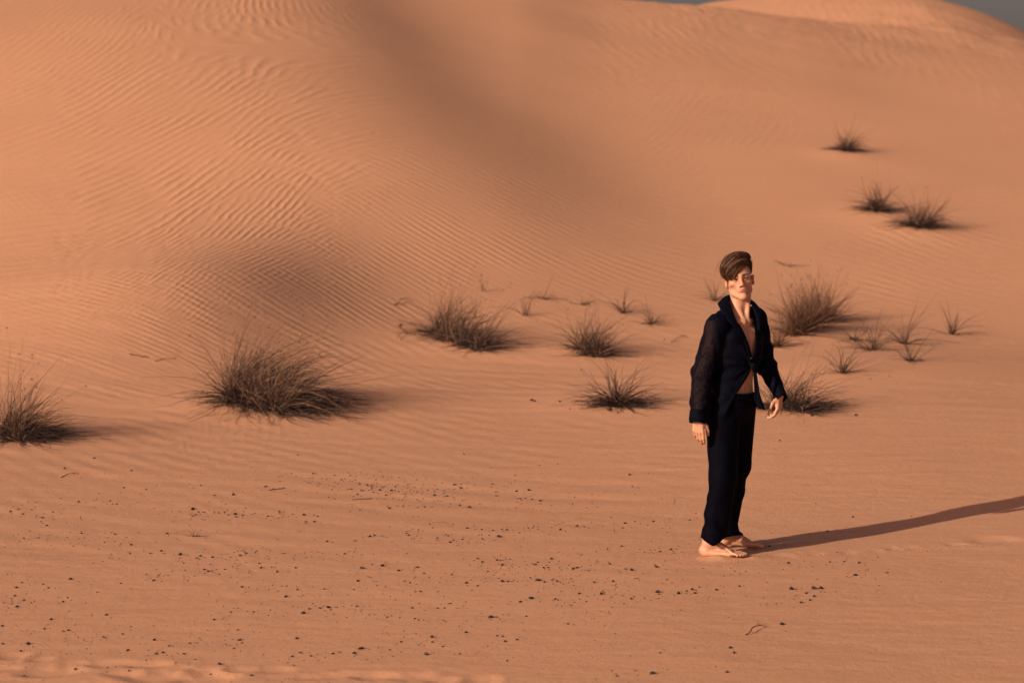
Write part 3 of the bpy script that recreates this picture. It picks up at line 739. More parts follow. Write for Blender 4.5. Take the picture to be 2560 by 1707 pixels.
# lower-right view: 2352 x 1152 enlargement of 1280..2560, 1080..1707
_R = """540,198,12 578,252,9 367,288,8 368,331,8 77,268,14 20,271,12 92,310,10 130,317,12 35,302,9 63,302,8 22,345,9 209,149,9 125,151,9 262,331,7 136,358,8 747,314,8 748,319,6 1230,41,11 1690,232,6 1566,390,12 1448,458,11 1183,524,11
298,430,12 221,450,13 181,436,9 119,433,9 95,441,9 120,446,9 74,438,8 82,454,7 3,452,8 332,433,9 467,419,9 519,419,13 507,440,10 649,410,12 622,427,8 469,450,9 816,404,10 192,407,6
503,525,12 439,539,9 386,549,9 283,533,7 181,581,14 215,594,8 118,600,10 108,611,12 146,625,11 167,624,10 151,631,8 68,612,8 12,652,8 281,628,13 300,623,13 320,618,9 252,627,8 350,635,9 358,635,8 320,634,8 448,606,13 445,597,8 391,600,8 422,611,7 522,628,12 549,633,17 657,611,10 665,619,14 700,593,9 656,541,9 680,549,12 729,540,13 776,549,8 610,552,9 639,551,8 878,624,8 910,640,7 1023,638,9 757,538,7 815,512,6 733,562,6
120,682,18 108,680,7 149,690,13 191,674,10 207,686,12 231,673,7 188,682,7 378,688,12 395,688,7 464,684,13 426,688,8 521,686,9 586,684,6 711,677,7 1,688,9 24,686,8
309,741,14 410,743,18 378,750,7 414,733,8 418,728,9 424,735,8 455,756,8 477,744,9 508,751,9 88,765,22 39,781,14 198,768,13 188,775,9 127,780,8 286,782,9 272,793,7 263,793,7 341,779,10 549,766,14 669,734,20 675,743,10 673,764,9 766,741,16 827,722,14 803,729,10 861,713,10 840,738,14 940,724,15 972,742,8 1045,708,12
65,845,10 256,881,10 377,856,9 449,835,9 284,822,6 424,887,9 211,903,6 23,953,13 1240,885,20 1269,603,14 1224,604,6 1323,620,9 1381,618,8 1461,597,10 1526,595,10 1595,600,12 1577,659,15 1635,633,8 1635,626,6 1625,657,7 1669,673,8 1686,703,9 1512,687,6 1488,672,6 1720,648,11 1701,743,6 1936,648,6 2150,676,8 2070,548,7
1283,722,22 1386,720,24 1419,718,18 1350,741,11 1418,733,8 1388,755,14 1369,773,12 1328,785,14 1316,745,6
1003,990,16 1020,1014,14 680,1013,10 987,1102,15 645,1106,22 481,1118,12 567,1092,9 1139,1056,9 1391,984,7 801,882,5 1557,917,6 827,1086,6 694,1083,6 281,975,6"""
PIX = []
for txt, ox in ((_L, 0), (_R, 1280)):
    for tkn in txt.split():
        a, b, c = map(float, tkn.split(','))
        PIX.append((ox + a / 1.8375, 1080 + b / 1.8375, c / 1.8375))
PIX += [(1329, 1001, 8), (1336, 1003, 8), (1347, 1009, 4), (1399, 1004, 7), (1388, 1006, 4), (1425, 1022, 5), (1526, 1024, 10), (1546, 1032, 5), (2030, 1040, 6), (2140, 1038, 9)]
print('pebbles placed', len(PIX))
PIX.sort(key=lambda p: -p[2])
BAND = [  # picture region -> what can be said of a pebble there (u0, u1, v0, v1)
    ((0, 760, 1560, 1710), 'small black pebble near the row of footprints in the lower left corner'),
    ((0, 420, 1420, 1560), 'small black pebble on the bare sand near the left edge, above the footprints'),
    ((1900, 2120, 1440, 1520), 'black pebble in the small cluster below the shadow on the right'),
    ((1820, 2560, 1380, 1480), 'small black pebble to the right of the feet of the man, below his shadow'),
    ((1280, 1830, 1340, 1425), 'black pebble in the scatter left of the bare feet of the man'),
    ((1280, 1860, 1425, 1520), 'black pebble in the loose rows below the feet of the man'),
    ((700, 1280, 1185, 1295), 'small dark pebble in the dense upper streak left of centre'),
    ((400, 820, 1255, 1315), 'small dark pebble in the narrow streak left of centre'),
    ((900, 1720, 1295, 1365), 'small dark pebble in the middle streak left of the trousers'),
    ((0, 340, 1255, 1380), 'small dark pebble in the streak at the left edge'),
    ((0, 900, 1355, 1440), 'small black pebble in the loose middle row at the left'),
    ((700, 1280, 1480, 1580), 'black pebble in the row below the centre left'),
    ((1280, 2560, 1520, 1710), 'lone black pebble on the bare sand in the lower right'),
    ((0, 2560, 0, 1185), 'lone dark pebble on the sand near the grass tufts')]
rp = random.Random(4)
U = np.array([p[0] for p in PIX]); Vv = np.array([p[1] for p in PIX]); W = np.array([p[2] for p in PIX])
X, Y = survey(U, Vv, lambda a, b: H(a, b, False))
Z = H(X, Y)
for i in range(min(300, len(PIX))):
    size = W[i] / F_PX * Y[i] * 0.5 * 1.15
    o = bpy.data.objects.new('pebble', ROCKS[rp.randrange(8)])
    COL.objects.link(o)
    s = size
    o.location = (X[i], Y[i], Z[i] + s * 0.28)
    o.scale = (s * rp.uniform(.85, 1.15), s * rp.uniform(.8, 1.1), s * rp.uniform(.9, 1.3))
    o.rotation_euler = (rp.uniform(-.3, .3), rp.uniform(-.3, .3), rp.uniform(0, 6.28))
    lab = 'small black pebble on the open sand between the pebble streaks'
    for (a, b, c, d), t in BAND:
        if a <= U[i] <= b and c <= Vv[i] <= d:
            lab = t; break
    tag(o, lab, 'pebble', lab.replace('pebble', 'pebbles', 1))

def scatter(name, X, Y, S, mat, lo=ROCK_LO, seed=1):
    rr = np.random.default_rng(seed)
    base = []
    for me in lo:
        v = np.array([p.co[:] for p in me.vertices]); f = np.array([p.vertices[:] for p in me.polygons]); base.append((v, f))
    Z = H(X, Y); parts = []
    for i in range(len(X)):
        v, f = base[i % len(base)]
        a = rr.random() * 6.28; c, s = math.cos(a), math.sin(a)
        q = v * S[i] * rr.uniform(.8, 1.2, 3)
        q = np.stack([q[:, 0] * c - q[:, 1] * s + X[i], q[:, 0] * s + q[:, 1] * c + Y[i], q[:, 2] + Z[i] + S[i] * 0.25], 1)
        parts.append((q, f))
    v, f = merge(parts)
    return obj(name, mesh_np(name, v, f, smooth=False), mat)
# the small ones: the rest of the list and the specks between
eu, ev, ew = [], [], []
rr = np.random.default_rng(9)
for k in range(2000):
    if rr.random() < 0.75:
        i = rr.integers(0, len(PIX)); u = U[i] + rr.normal() * 55; v = Vv[i] + rr.normal() * 9
    elif rr.random() < .5:
        u = rr.normal(1020, 170); v = 1222 + (u - 1020) * .03 + rr.normal() * 22
    else:
        u = rr.uniform(0, 2100); v = rr.uniform(1170, 1650)
    if v < 1110 or (v < 1180 and rr.random() < .7): continue
    eu.append(u); ev.append(v); ew.append(rr.uniform(1.9, 5.0) if rr.random() < .85 else rr.uniform(3, 4.5))
eu += list(U[300:]); ev += list(Vv[300:]); ew += list(W[300:])
ex, ey = survey(np.array(eu), np.array(ev), lambda a, b: H(a, b, False))
o = scatter('tiny_pebbles', ex, ey, np.array(ew) / F_PX * ey * 0.5, M_PEB, seed=3)
tag(o, 'specks and crumbs of dark stone strewn between the larger pebbles', 'pebbles', kind='stuff')
# ------------------------------------------------------------------ the person (local axes: x right, y away from the camera, z up)
def V3(*a): return np.array(a, float)

class Field:
    """signed distance field built from blended primitives, meshed with surface nets"""
    def __init__(self, lo, hi, h):
        self.h = h; self.B = 8
        self.lo = np.array(lo, float); n = np.ceil((np.array(hi) - self.lo) / h / self.B).astype(int)
        self.nb = n; self.ops = []
    def add(self, fn, c, rad, k=0.02, op='u'):
        self.ops.append((fn, np.asarray(c, float), rad, k, op))
    def cap(self, a, b, ra, rb, k=0.02, op='u'):
        a = np.asarray(a, float); b = np.asarray(b, float); ab = b - a; L2 = float(ab @ ab) + 1e-12
        def fn(p):
            t = np.clip(((p - a) @ ab) / L2, 0, 1)
            return np.linalg.norm(p - a - t[..., None] * ab, axis=-1) - (ra + (rb - ra) * t)
        self.add(fn, (a + b) / 2, math.sqrt(L2) / 2 + max(ra, rb), k, op)
    def ell(self, c, r, R=None, k=0.02, op='u'):
        c = np.asarray(c, float); r = np.asarray(r, float)
        def fn(p):
            q = p - c
            if R is not None: q = q @ R
            k0 = np.linalg.norm(q / r, axis=-1); k1 = np.linalg.norm(q / (r * r), axis=-1)
            return k0 * (k0 - 1) / (k1 + 1e-9)
        self.add(fn, c, float(r.max()), k, op)
    def clip(self, fn):
        self.add(fn, V3(0, 0, 0), 1e9, 0.0, 'i')
    def evaluate(self, P, centres, brad):
        d = np.full(P.shape[:-1], 0.5)
        for fn, c, rad, k, op in self.ops:
            m = np.linalg.norm(centres - c, axis=1) < rad + brad + 0.07
            if not m.any(): continue
            v = fn(P[m]); e = d[m]
            if op == 'u':
                if k > 0:
                    h = np.clip(0.5 + 0.5 * (e - v) / k, 0, 1); d[m] = e + (v - e) * h - k * h * (1 - h)
                else: d[m] = np.minimum(e, v)
            elif op == 's':
                h = np.clip(0.5 - 0.5 * (e + v) / max(k, 1e-6), 0, 1); d[m] = e + (-v - e) * h + k * h * (1 - h)
            else: d[m] = np.maximum(e, v)
        return d
    def mesh(self, smooth=1):
        B, h, nb = self.B, self.h, self.nb
        bi = np.stack(np.meshgrid(*[np.arange(k) for k in nb], indexing='ij'), -1).reshape(-1, 3)
        cen = self.lo + (bi + 0.5) * B * h
        brad = B * h * 0.87
        dc = self.evaluate(cen[:, None], cen, brad)[:, 0]
        act = np.abs(dc) < brad * 1.25 + 0.006
        bi = bi[act]; cen = cen[act]
        o = np.stack(np.meshgrid(*[np.arange(B)] * 3, indexing='ij'), -1).reshape(-1, 3)
        P = self.lo + (bi[:, None] * B + o[None]) * h
        d = np.concatenate([self.evaluate(P[i:i + 2000], cen[i:i + 2000], brad) for i in range(0, len(P), 2000)])
        full = np.repeat(np.repeat(np.repeat(np.where(dc < 0, -1.0, 1.0).reshape(nb), B, 0), B, 1), B, 2).astype(np.float32)
        G = bi[:, None] * B + o[None]
        full[G[..., 0], G[..., 1], G[..., 2]] = d
        D = full; S = D < 0
        nx, ny, nz = D.shape
        cell = np.zeros((nx - 1, ny - 1, nz - 1), np.int8)
        for a in (0, 1):
            for b in (0, 1):
                for c in (0, 1):
                    cell += S[a:nx - 1 + a, b:ny - 1 + b, c:nz - 1 + c]
        ci = np.argwhere((cell > 0) & (cell < 8))
        idx = np.full(cell.shape, -1, np.int32); idx[tuple(ci.T)] = np.arange(len(ci))
        acc = np.zeros((len(ci), 3)); cnt = np.zeros(len(ci))
        for ax in range(3):
            o1, o2 = [q for q in range(3) if q != ax]
            for a in (0, 1):
                for b in (0, 1):
                    p0 = ci.copy(); p0[:, o1] += a; p0[:, o2] += b
                    p1 = p0.copy(); p1[:, ax] += 1
                    d0 = D[tuple(p0.T)]; d1 = D[tuple(p1.T)]
                    m = (d0 < 0) != (d1 < 0)
                    t = np.where(m, d0 / (d0 - d1 + 1e-12), 0)
                    q = p0.astype(float); q[:, ax] += t
                    acc[m] += q[m]; cnt[m] += 1
        vert = self.lo + acc / cnt[:, None] * h
        F = []
        for ax in range(3):
            sl0 = [slice(None)] * 3; sl1 = [slice(None)] * 3
            sl0[ax] = slice(0, -1); sl1[ax] = slice(1, None)
            s0 = S[tuple(sl0)]; s1 = S[tuple(sl1)]
            e = np.argwhere(s0 != s1)
            o1, o2 = (ax + 1) % 3, (ax + 2) % 3
            e = e[(e[:, o1] > 0) & (e[:, o2] > 0)]
            fl = s0[tuple(e.T)]
            def cid(a, b):
                q = e.copy(); q[:, o1] -= a; q[:, o2] -= b
                q = np.minimum(q, np.array(idx.shape) - 1)
                return idx[tuple(q.T)]
            quad = np.stack([cid(1, 1), cid(0, 1), cid(0, 0), cid(1, 0)], 1)
            quad[~fl] = quad[~fl][:, ::-1]
            F.append(quad[(quad >= 0).all(1)])
        F = np.concatenate(F)
        for _ in range(smooth):
            vert = lap(vert, F, 0.5)
        return vert, F

def lap(v, F, lam):
    s = np.zeros_like(v); c = np.zeros(len(v))
    for i in range(4):
        a = F[:, i]; b = F[:, (i + 1) % 4]
        for k in range(3):
            s[:, k] += np.bincount(a, v[b, k], len(v)) + np.bincount(b, v[a, k], len(v))
        c += np.bincount(a, minlength=len(v)) + np.bincount(b, minlength=len(v))
    return v + lam * (s / np.maximum(c, 1)[:, None] - v)

def vnormals(v, F):
    n = np.cross(v[F[:, 2]] - v[F[:, 0]], v[F[:, 3]] - v[F[:, 1]])
    out = np.zeros_like(v)
    for k in range(3):
        for i in range(4): out[:, k] += np.bincount(F[:, i], n[:, k], len(v))
    return out / (np.linalg.norm(out, axis=1, keepdims=True) + 1e-12)

def noise3(p, s, seed=0):
    x, y, z = (p * s).T
    a = noise2(x + 0.37 * z, y - 0.21 * z, seed); b = noise2(y + 5.1, z + 0.3 * x, seed + 7); c = noise2(z + 9.7, x - 0.4 * y, seed + 13)
    return (a + b + c) / 1.9

def keepfaces(v, F, keep):
    F = F[keep[F].all(1)]
    used = np.unique(F); mp = np.full(len(v), -1); mp[used] = np.arange(len(used))
    return v[used], mp[F], used

def frame(fwd, up=(0, 0, 1)):
    """columns: local x (to his left), y (forward), z (up)"""
    f = np.array(fwd, float); f /= np.linalg.norm(f)
    u = np.array(up, float); x = np.cross(u, -f) * -1
    x = np.cross(f, u); x /= np.linalg.norm(x)
    x = -x if False else x
    u = np.cross(x, f)
    return np.stack([x, f, u], 1)

PO = V3(PX, PY, 0.0)
def gz(x, y): return float(H(np.array([PX + x]), np.array([PY + y]), False)[0])
LAT = V3(.74, .67, 0); LAT /= np.linalg.norm(LAT)              # towards his left
FWD = V3(.67, -.74, 0); FWD /= np.linalg.norm(FWD)
UP = V3(0, 0, 1)
TR = np.stack([LAT, FWD, UP], 1)
def T(c, l, f, z): return V3(c[0], c[1], 0) + LAT * l + FWD * f + UP * z

SHR, SHL = V3(-.085, -.12, 1.405), V3(.172, .11, 1.442)
ELR, ELL = V3(-.172, -.15, 1.12), V3(.250, .14, 1.135)
WRR, WRL = V3(-.203, -.20, .865), V3(.312, .03, .985)

# head frame: x = picture right, y = face forward, z = up
yaw, pit, rol = math.radians(0.0), math.radians(3.5), math.radians(-9)
hf = V3(math.sin(yaw) * math.cos(pit), -math.cos(yaw) * math.cos(pit), math.sin(pit))
hx = np.cross(UP, hf) ; hx = -np.cross(hf, UP) * -1 ; hx /= np.linalg.norm(hx)
if hx[0] < 0: hx = -hx
hu = np.cross(hx, hf) 
if hu[2] < 0: hu = -hu
hx2 = hx * math.cos(rol) - hu * math.sin(rol); hu2 = hx * math.sin(rol) + hu * math.cos(rol)
HR = np.stack([hx2, hf, hu2], 1)
HC = V3(.060, -.015, 1.684)
HS = 1.0
def hd(x, y, z): return HC + HR @ (V3(x, y, z) * HS)

body = Field((-.33, -.36, -0.02), (.46, .50, 1.85), 0.0032)
b = body
TC = (.046, .0)
b.ell(T((.015, 0), 0, 0, .93), (.16, .115, .13), TR, k=0)
b.ell(T((.030, 0), 0, .0, 1.07), (.138, .092, .15), TR, k=.06)
b.ell(T(TC, 0, 0, 1.26), (.158, .112, .19), TR, k=.05)
b.ell(T(TC, 0, -.01, 1.385), (.165, .085, .085), TR, k=.05)
for s in (-1, 1):
    b.ell(T(TC, .072 * s, .078, 1.335), (.072, .030, .050), TR, k=.03)
    b.ell(T((.030, 0), .030 * s, .082, 1.09), (.024, .014, .085), TR, k=.02)
    b.cap(T(TC, .022 * s, .078, 1.432), T(TC, .145 * s, .035, 1.452), .010, .009, k=.016)
b.cap(T(TC, 0, .125, 1.22), T(TC, 0, .112, 1.38), .006, .008, k=.022, op='s')
b.ell(T((.030, 0), 0, .100, 1.035), (.006, .012, .008), TR, k=.008, op='s')
# neck
NB, NT = T(TC, .005, -.012, 1.41), HC + HR @ V3(0, -.022, -.055)
b.cap(NB - V3(.006, 0, 0), NT, .057, .048, k=.035)
b.cap(T(TC, 0, -.03, 1.44), SHR + V3(.02, .01, .035), .05, .035, k=.04)
b.cap(T(TC, 0, -.03, 1.46), SHL + V3(-.02, 0, .03), .05, .035, k=.04)
b.cap(hd(-.058, -.03, -.050), T(TC, -.014, .076, 1.430), .012, .009, k=.030)
b.cap(hd(.058, -.03, -.050), T(TC, .014, .076, 1.430), .012, .009, k=.030)
# arms
for S_, E_, W_ in ((SHR, ELR, WRR), (SHL, ELL, WRL)):
    b.ell(S_, (.062, .062, .060), k=.04)
    b.cap(S_, E_, .050, .038, k=.03)
    b.cap(E_, E_ + (W_ - E_) * .4, .041, .040, k=.02)
    b.cap(E_ + (W_ - E_) * .4, W_, .038, .026, k=.02)
# legs (under the trousers)
ANR, ANL = V3(-.112, .005, gz(-.1, 0) + .085), V3(.030, .285, gz(0, .28) + .088)
for Hp, K_, A_ in ((V3(-.045, -.055, .88), V3(-.045, -.07, .50), ANR), (V3(.070, .06, .88), V3(.068, .14, .53), ANL)):
    b.cap(Hp, K_, .085, .054, k=.04)
    b.cap(K_, K_ + (A_ - K_) * .35, .055, .055, k=.02)
    b.cap(K_ + (A_ - K_) * .35, A_, .053, .036, k=.02)

def hand(b, W, d, n, curl, thumb, splay=0.0, kk=1.0):
    d = d / np.linalg.norm(d); n = n - d * (n @ d); n /= np.linalg.norm(n)
    s = np.cross(d, n); s = s * thumb                            # thumb side
    R = np.stack([s, d, n], 1)
    b.ell(W + d * .018, (.027, .03, .020), R, k=.015)
    for off, ln in ((.026, .088), (.009, .092), (-.009, .088), (-.026, .080)):
        b.cap(W + d * .022 + s * off * .7, W + d * ln * .97 + s * off + n * .004, .0135, .0105, k=.010)
    b.ell(W + d * .050 + s * .024 - n * .008, (.015, .030, .014), R, k=.012)
    for i, (off, base, segs, r) in enumerate(((.028, .088, (.042, .026, .020), .0088), (.0095, .093, (.046, .029, .021), .0090),
                                         (-.0095, .089, (.042, .027, .021), .0085), (-.027, .080, (.033, .021, .018), .0076))):
        p = W + d * base + s * off + n * .004
        ang = curl[i][0]
        dd = d + s * (off * splay)
        for j, L in enumerate(segs):
            v = dd * math.cos(ang) - n * math.sin(ang); v /= np.linalg.norm(v)
            q = p + v * L
            b.cap(p, q, r * (1 - .06 * j), r * (1 - .06 * (j + 1)), k=.003 if j else .005)
            p = q
            ang += curl[i][1 + j] if j < 2 else 0
    p = W + d * .028 + s * .026 - n * .006
    q = p + (d * .72 + s * .52 - n * .35) / 1.0 * .042
    r_ = q + (d * .93 + s * .12 - n * .32) * .032
    t_ = r_ + (d * .96 - s * .05 - n * .25) * .024
    b.cap(p, q, .014, .0105, k=.010); b.cap(q, r_, .0105, .0095, k=.003); b.cap(r_, t_, .0092, .0078, k=.003)
    return R
hand(b, WRR, V3(.06, .02, -1), V3(-.30, -1, 0), [(.22, .40, .35), (.30, .48, .40), (.40, .56, .45), (.50, .62, .5)], 1 if np.cross(V3(.06, .02, -1), V3(-.3, -1, 0))[0] > 0 else -1, -1.0)
dL, nL = V3(-.10, -.16, -1), V3(.85, -.45, 0)
hand(b, WRL, dL, nL, [(.35, .55, .4), (.50, .70, .5), (.62, .80, .5), (.70, .85, .5)], -1 if np.cross(dL, nL)[1] > 0 else 1, 2.0)

def foot_(b, heel, toe, side, lift=0.0):
    """side = +1 when the big toe lies towards +y"""
    f = (toe - heel); f[2] = 0; Lf = np.linalg.norm(f); f /= Lf
    s = V3(-f[1], f[0], 0); s = s if s[1] * side > 0 else -s       # towards the big toe
    sc = Lf / .262
    base = heel.copy()
    def P(x, y, z): return base + f * x * sc + s * y + UP * (z + lift * max(0, 1 - x / .16))
    b.ell(P(.030, -.002, .034), (.036, .031, .036), np.stack([f, s, UP], 1), k=.02)
    b.ell(P(.052, -.002, .085), (.036, .032, .040), np.stack([f, s, UP], 1), k=.03)
    b.cap(P(.065, 0, .078), P(.165, .006, .032), .034, .020, k=.025)
    b.cap(P(.045, -.016, .020), P(.165, -.026, .016), .018, .014, k=.02)
    b.cap(P(.150, .022, .022), P(.190, .024, .020), .020, .019, k=.018)
    b.cap(P(.150, -.020, .017), P(.185, -.016, .015), .016, .014, k=.014)
    for (y0, x1, y1, r) in ((.026, .250, .028, .0125), (.008, .248, .008, .0088), (-.007, .240, -.008, .0084), (-.021, .228, -.023, .0080), (-.034, .214, -.037, .0078)):
        kx = (0.188 + x1) / 2
        b.cap(P(.180 if y0 > -.03 else .17, y0 * .9, .018), P(kx, (y0 + y1) / 2, .020), r * 1.05, r, k=.005)
        b.cap(P(kx, (y0 + y1) / 2, .020), P(x1, y1, .011), r, r * .98, k=.003)
        b.cap(P(.075, y0 * .25, .108), P(.185, y0 * .95, .028), .0035, .0042, k=.006)
    b.ell(P(.055, .030, .088), (.012, .008, .013), k=.014); b.ell(P(.050, -.032, .080), (.012, .008, .013), k=.014)
gF, gR = gz(-.02, -.01), gz(.1, .28)
foot_(b, V3(-.172, .025, gF - .004), V3(.112, -.045, gF), +1)
foot_(b, V3(-.030, .290, gR + .012), V3(.250, .272, gR), -1, lift=.012)

# head
def he(c, r, k=.02, op='u', R=None):
    RR = HR if R is None else HR @ R
    b.ell(hd(*c), np.array(r) * HS, RR, k, op)
def hc_(a, c, ra, rb, k=.01, op='u'):
    b.cap(hd(*a), hd(*c), ra * HS, rb * HS, k, op)
he((0, -.012, .045), (.074, .094, .082), k=.02)
he((0, .030, .030), (.064, .066, .070), k=.02)
he((0, .024, -.040), (.053, .056, .072), k=.03)
for s in (-1, 1):
    hc_((.055 * s, .004, -.028), (.047 * s, .018, -.070), .014, .012, k=.026)         # jaw angle
    hc_((.046 * s, .020, -.074), (.013 * s, .070, -.110), .0125, .0135, k=.026)         # jaw line
    he((.049 * s, .049, -.026), (.018, .017, .016), k=.034)                          # cheekbone
    he((.056 * s, .066, -.060), (.012, .020, .022), k=.026, op='s')                  # hollow cheek
    he((.031 * s, .103, .004), (.018, .018, .0105), k=.018, op='s')                  # eye socket
    hc_((.012 * s, .091, .020), (.052 * s, .072, .021), .0085, .0075, k=.012)        # brow ridge
    he((.031 * s, .0765, .0005), (.0155, .0145, .0125), k=.004)                      # lid mass
    he((.0125 * s, .103, -.040), (.0085, .010, .0075), k=.006)                       # nostril wing
    he((.0062 * s, .108, -.0485), (.0036, .0050, .0036), k=.002, op='s')             # nostril
he((0, .096, .018), (.016, .012, .012), k=.012)
hc_((0, .092, .012), (0, .119, -.032), .0068, .0092, k=.010)                         # nose bridge
he((0, .118, -.036), (.0088, .0082, .0078), k=.006)
he((0, .079, -.062), (.028, .018, .024), k=.020)                                     # muzzle
hc_((-.023, .0830, -.0670), (-.004, .0975, -.0640), .0022, .0034, k=.006)
hc_((.023, .0830, -.0670), (.004, .0975, -.0640), .0022, .0034, k=.006)
he((0, .0905, -.0745), (.0205, .0075, .0046), k=.007)
hc_((-.0285, .0845, -.0698), (-.010, .0985, -.0692), .0012, .0016, k=.002, op='s'); hc_((.0285, .0845, -.0698), (.010, .0985, -.0692), .0012, .0016, k=.002, op='s')
hc_((-.010, .0995, -.0692), (.010, .0995, -.0692), .0018, .0018, k=.002, op='s')
he((0, .078, -.107), (.021, .018, .017), k=.016)                                     # chin
he((0, .099, -.087), (.018, .007, .005), k=.010, op='s')
for s in (-1, 1):                                                                    # ears
    he((.081 * s, -.012, -.012), (.0075, .019, .033), k=.006, R=np.array(Matrix.Rotation(-.75 * s, 3, 'Z') @ Matrix.Rotation(.12 * s, 3, 'Y')))
    he((.088 * s, -.004, -.008), (.0055, .010, .020), k=.004, op='s', R=np.array(Matrix.Rotation(-.75 * s, 3, 'Z')))
bv, bf = body.mesh(1)
print('body', len(bv), len(bf))

person = bpy.data.objects.new('person', None); COL.objects.link(person)
person.location = PO
tag(person, 'barefoot man in open dark sheer shirt and dark velvet trousers, standing on the sand', 'person')

def local_head(v): return ((v - HC) @ HR) / HS
def skin_material():
    m = bpy.data.materials.new('skin'); m.use_nodes = True
    nt = m.node_tree; N, L = nt.nodes, nt.links; bs = N['Principled BSDF']
    bs.inputs['Roughness'].default_value = 0.48
    bs.inputs['Specular IOR Level'].default_value = 0.35
    bs.inputs['Subsurface Weight'].default_value = 0.12
    bs.inputs['Subsurface Scale'].default_value = 0.01
    bs.inputs['Subsurface Radius'].default_value = (1.0, .35, .2)
    tc = N.new('ShaderNodeTexCoord')
    n = N.new('ShaderNodeTexNoise'); n.inputs['Scale'].default_value = 28; n.inputs['Detail'].default_value = 5
    L.new(tc.outputs['Object'], n.inputs['Vector'])
    mx = N.new('ShaderNodeMix'); mx.data_type = 'RGBA'
    mx.inputs[6].default_value = (.46, .245, .155, 1); mx.inputs[7].default_value = (.57, .32, .215, 1)
    L.new(n.outputs[0], mx.inputs[0])
    cur = mx.outputs[2]
    for nm, col in (('lips', (.36, .125, .09, 1)), ('brow', (.045, .022, .014, 1)), ('flush_shade', (.55, .25, .17, 1)), ('nail', (.72, .46, .38, 1)), ('dust', SAND_B)):
        a = N.new('ShaderNodeAttribute'); a.attribute_name = nm
        q = N.new('ShaderNodeMix'); q.data_type = 'RGBA'
        L.new(a.outputs['Fac'], q.inputs[0]); L.new(cur, q.inputs[6]); q.inputs[7].default_value = col
        cur = q.outputs[2]
    L.new(cur, bs.inputs['Base Color'])
    n2 = N.new('ShaderNodeTexNoise'); n2.inputs['Scale'].default_value = 260; n2.inputs['Detail'].default_value = 3
    L.new(tc.outputs['Object'], n2.inputs['Vector'])
    bp = N.new('ShaderNodeBump'); bp.inputs['Strength'].default_value = .35; bp.inputs['Distance'].default_value = .0012
    L.new(n2.outputs[0], bp.inputs['Height']); L.new(bp.outputs[0], bs.inputs['Normal'])
    return m
M_SKIN = skin_material()
me = mesh_np('body', bv, bf)
lh = local_head(bv)
inh = (lh[:, 2] > -.14) & (np.abs(lh[:, 0]) < .1)
def blob(c, r):
    q = (lh - np.array(c)) / np.array(r)
    return np.where(inh, np.clip(1.6 - 1.1 * (q**2).sum(1), 0, 1), 0)
lips = np.clip(blob((0, .09, -.0650), (.025, .03, .0038)) + blob((0, .09, -.0745), (.022, .03, .0052)), 0, 1)
brow = 0
for s in (-1, 1):
    for t in np.linspace(0, 1, 7):
        brow = np.maximum(brow, blob((s * (.014 + .038 * t), .088, .0195 + .0050 * math.sin(t * 2.4)), (.0066, .03, .0050 - .0014 * t)))
for c in ((-.012, .09, -.099), (.006, .095, -.091)):       # two moles on the chin
    brow = np.maximum(brow, .8 * blob(c, (.0016, .02, .0016)))
flush_shade = np.clip(.25 * (blob((-.04, .07, -.03), (.02, .03, .018)) + blob((.04, .07, -.03), (.02, .03, .018)) + blob((0, .12, -.036), (.012, .015, .012)))
                + .7 * (np.abs(lh[:, 0]) > .074) * inh * (lh[:, 2] < .04), 0, 1)
for s in (-1, 1):                                          # lash shade painted into the colour round the lids
    flush_shade = np.maximum(flush_shade, .15 * blob((.031 * s, .088, .001), (.016, .02, .008)))
attr(me, 'lips', lips); attr(me, 'brow', brow); attr(me, 'flush_shade', flush_shade); attr(me, 'nail', np.zeros(len(bv)))
dust = np.clip(1 - (bv[:, 2] - gF - .004) / .022, 0, 1) * (bv[:, 2] < .2) * .8
attr(me, 'dust', dust)
obj('body', me, M_SKIN, person)

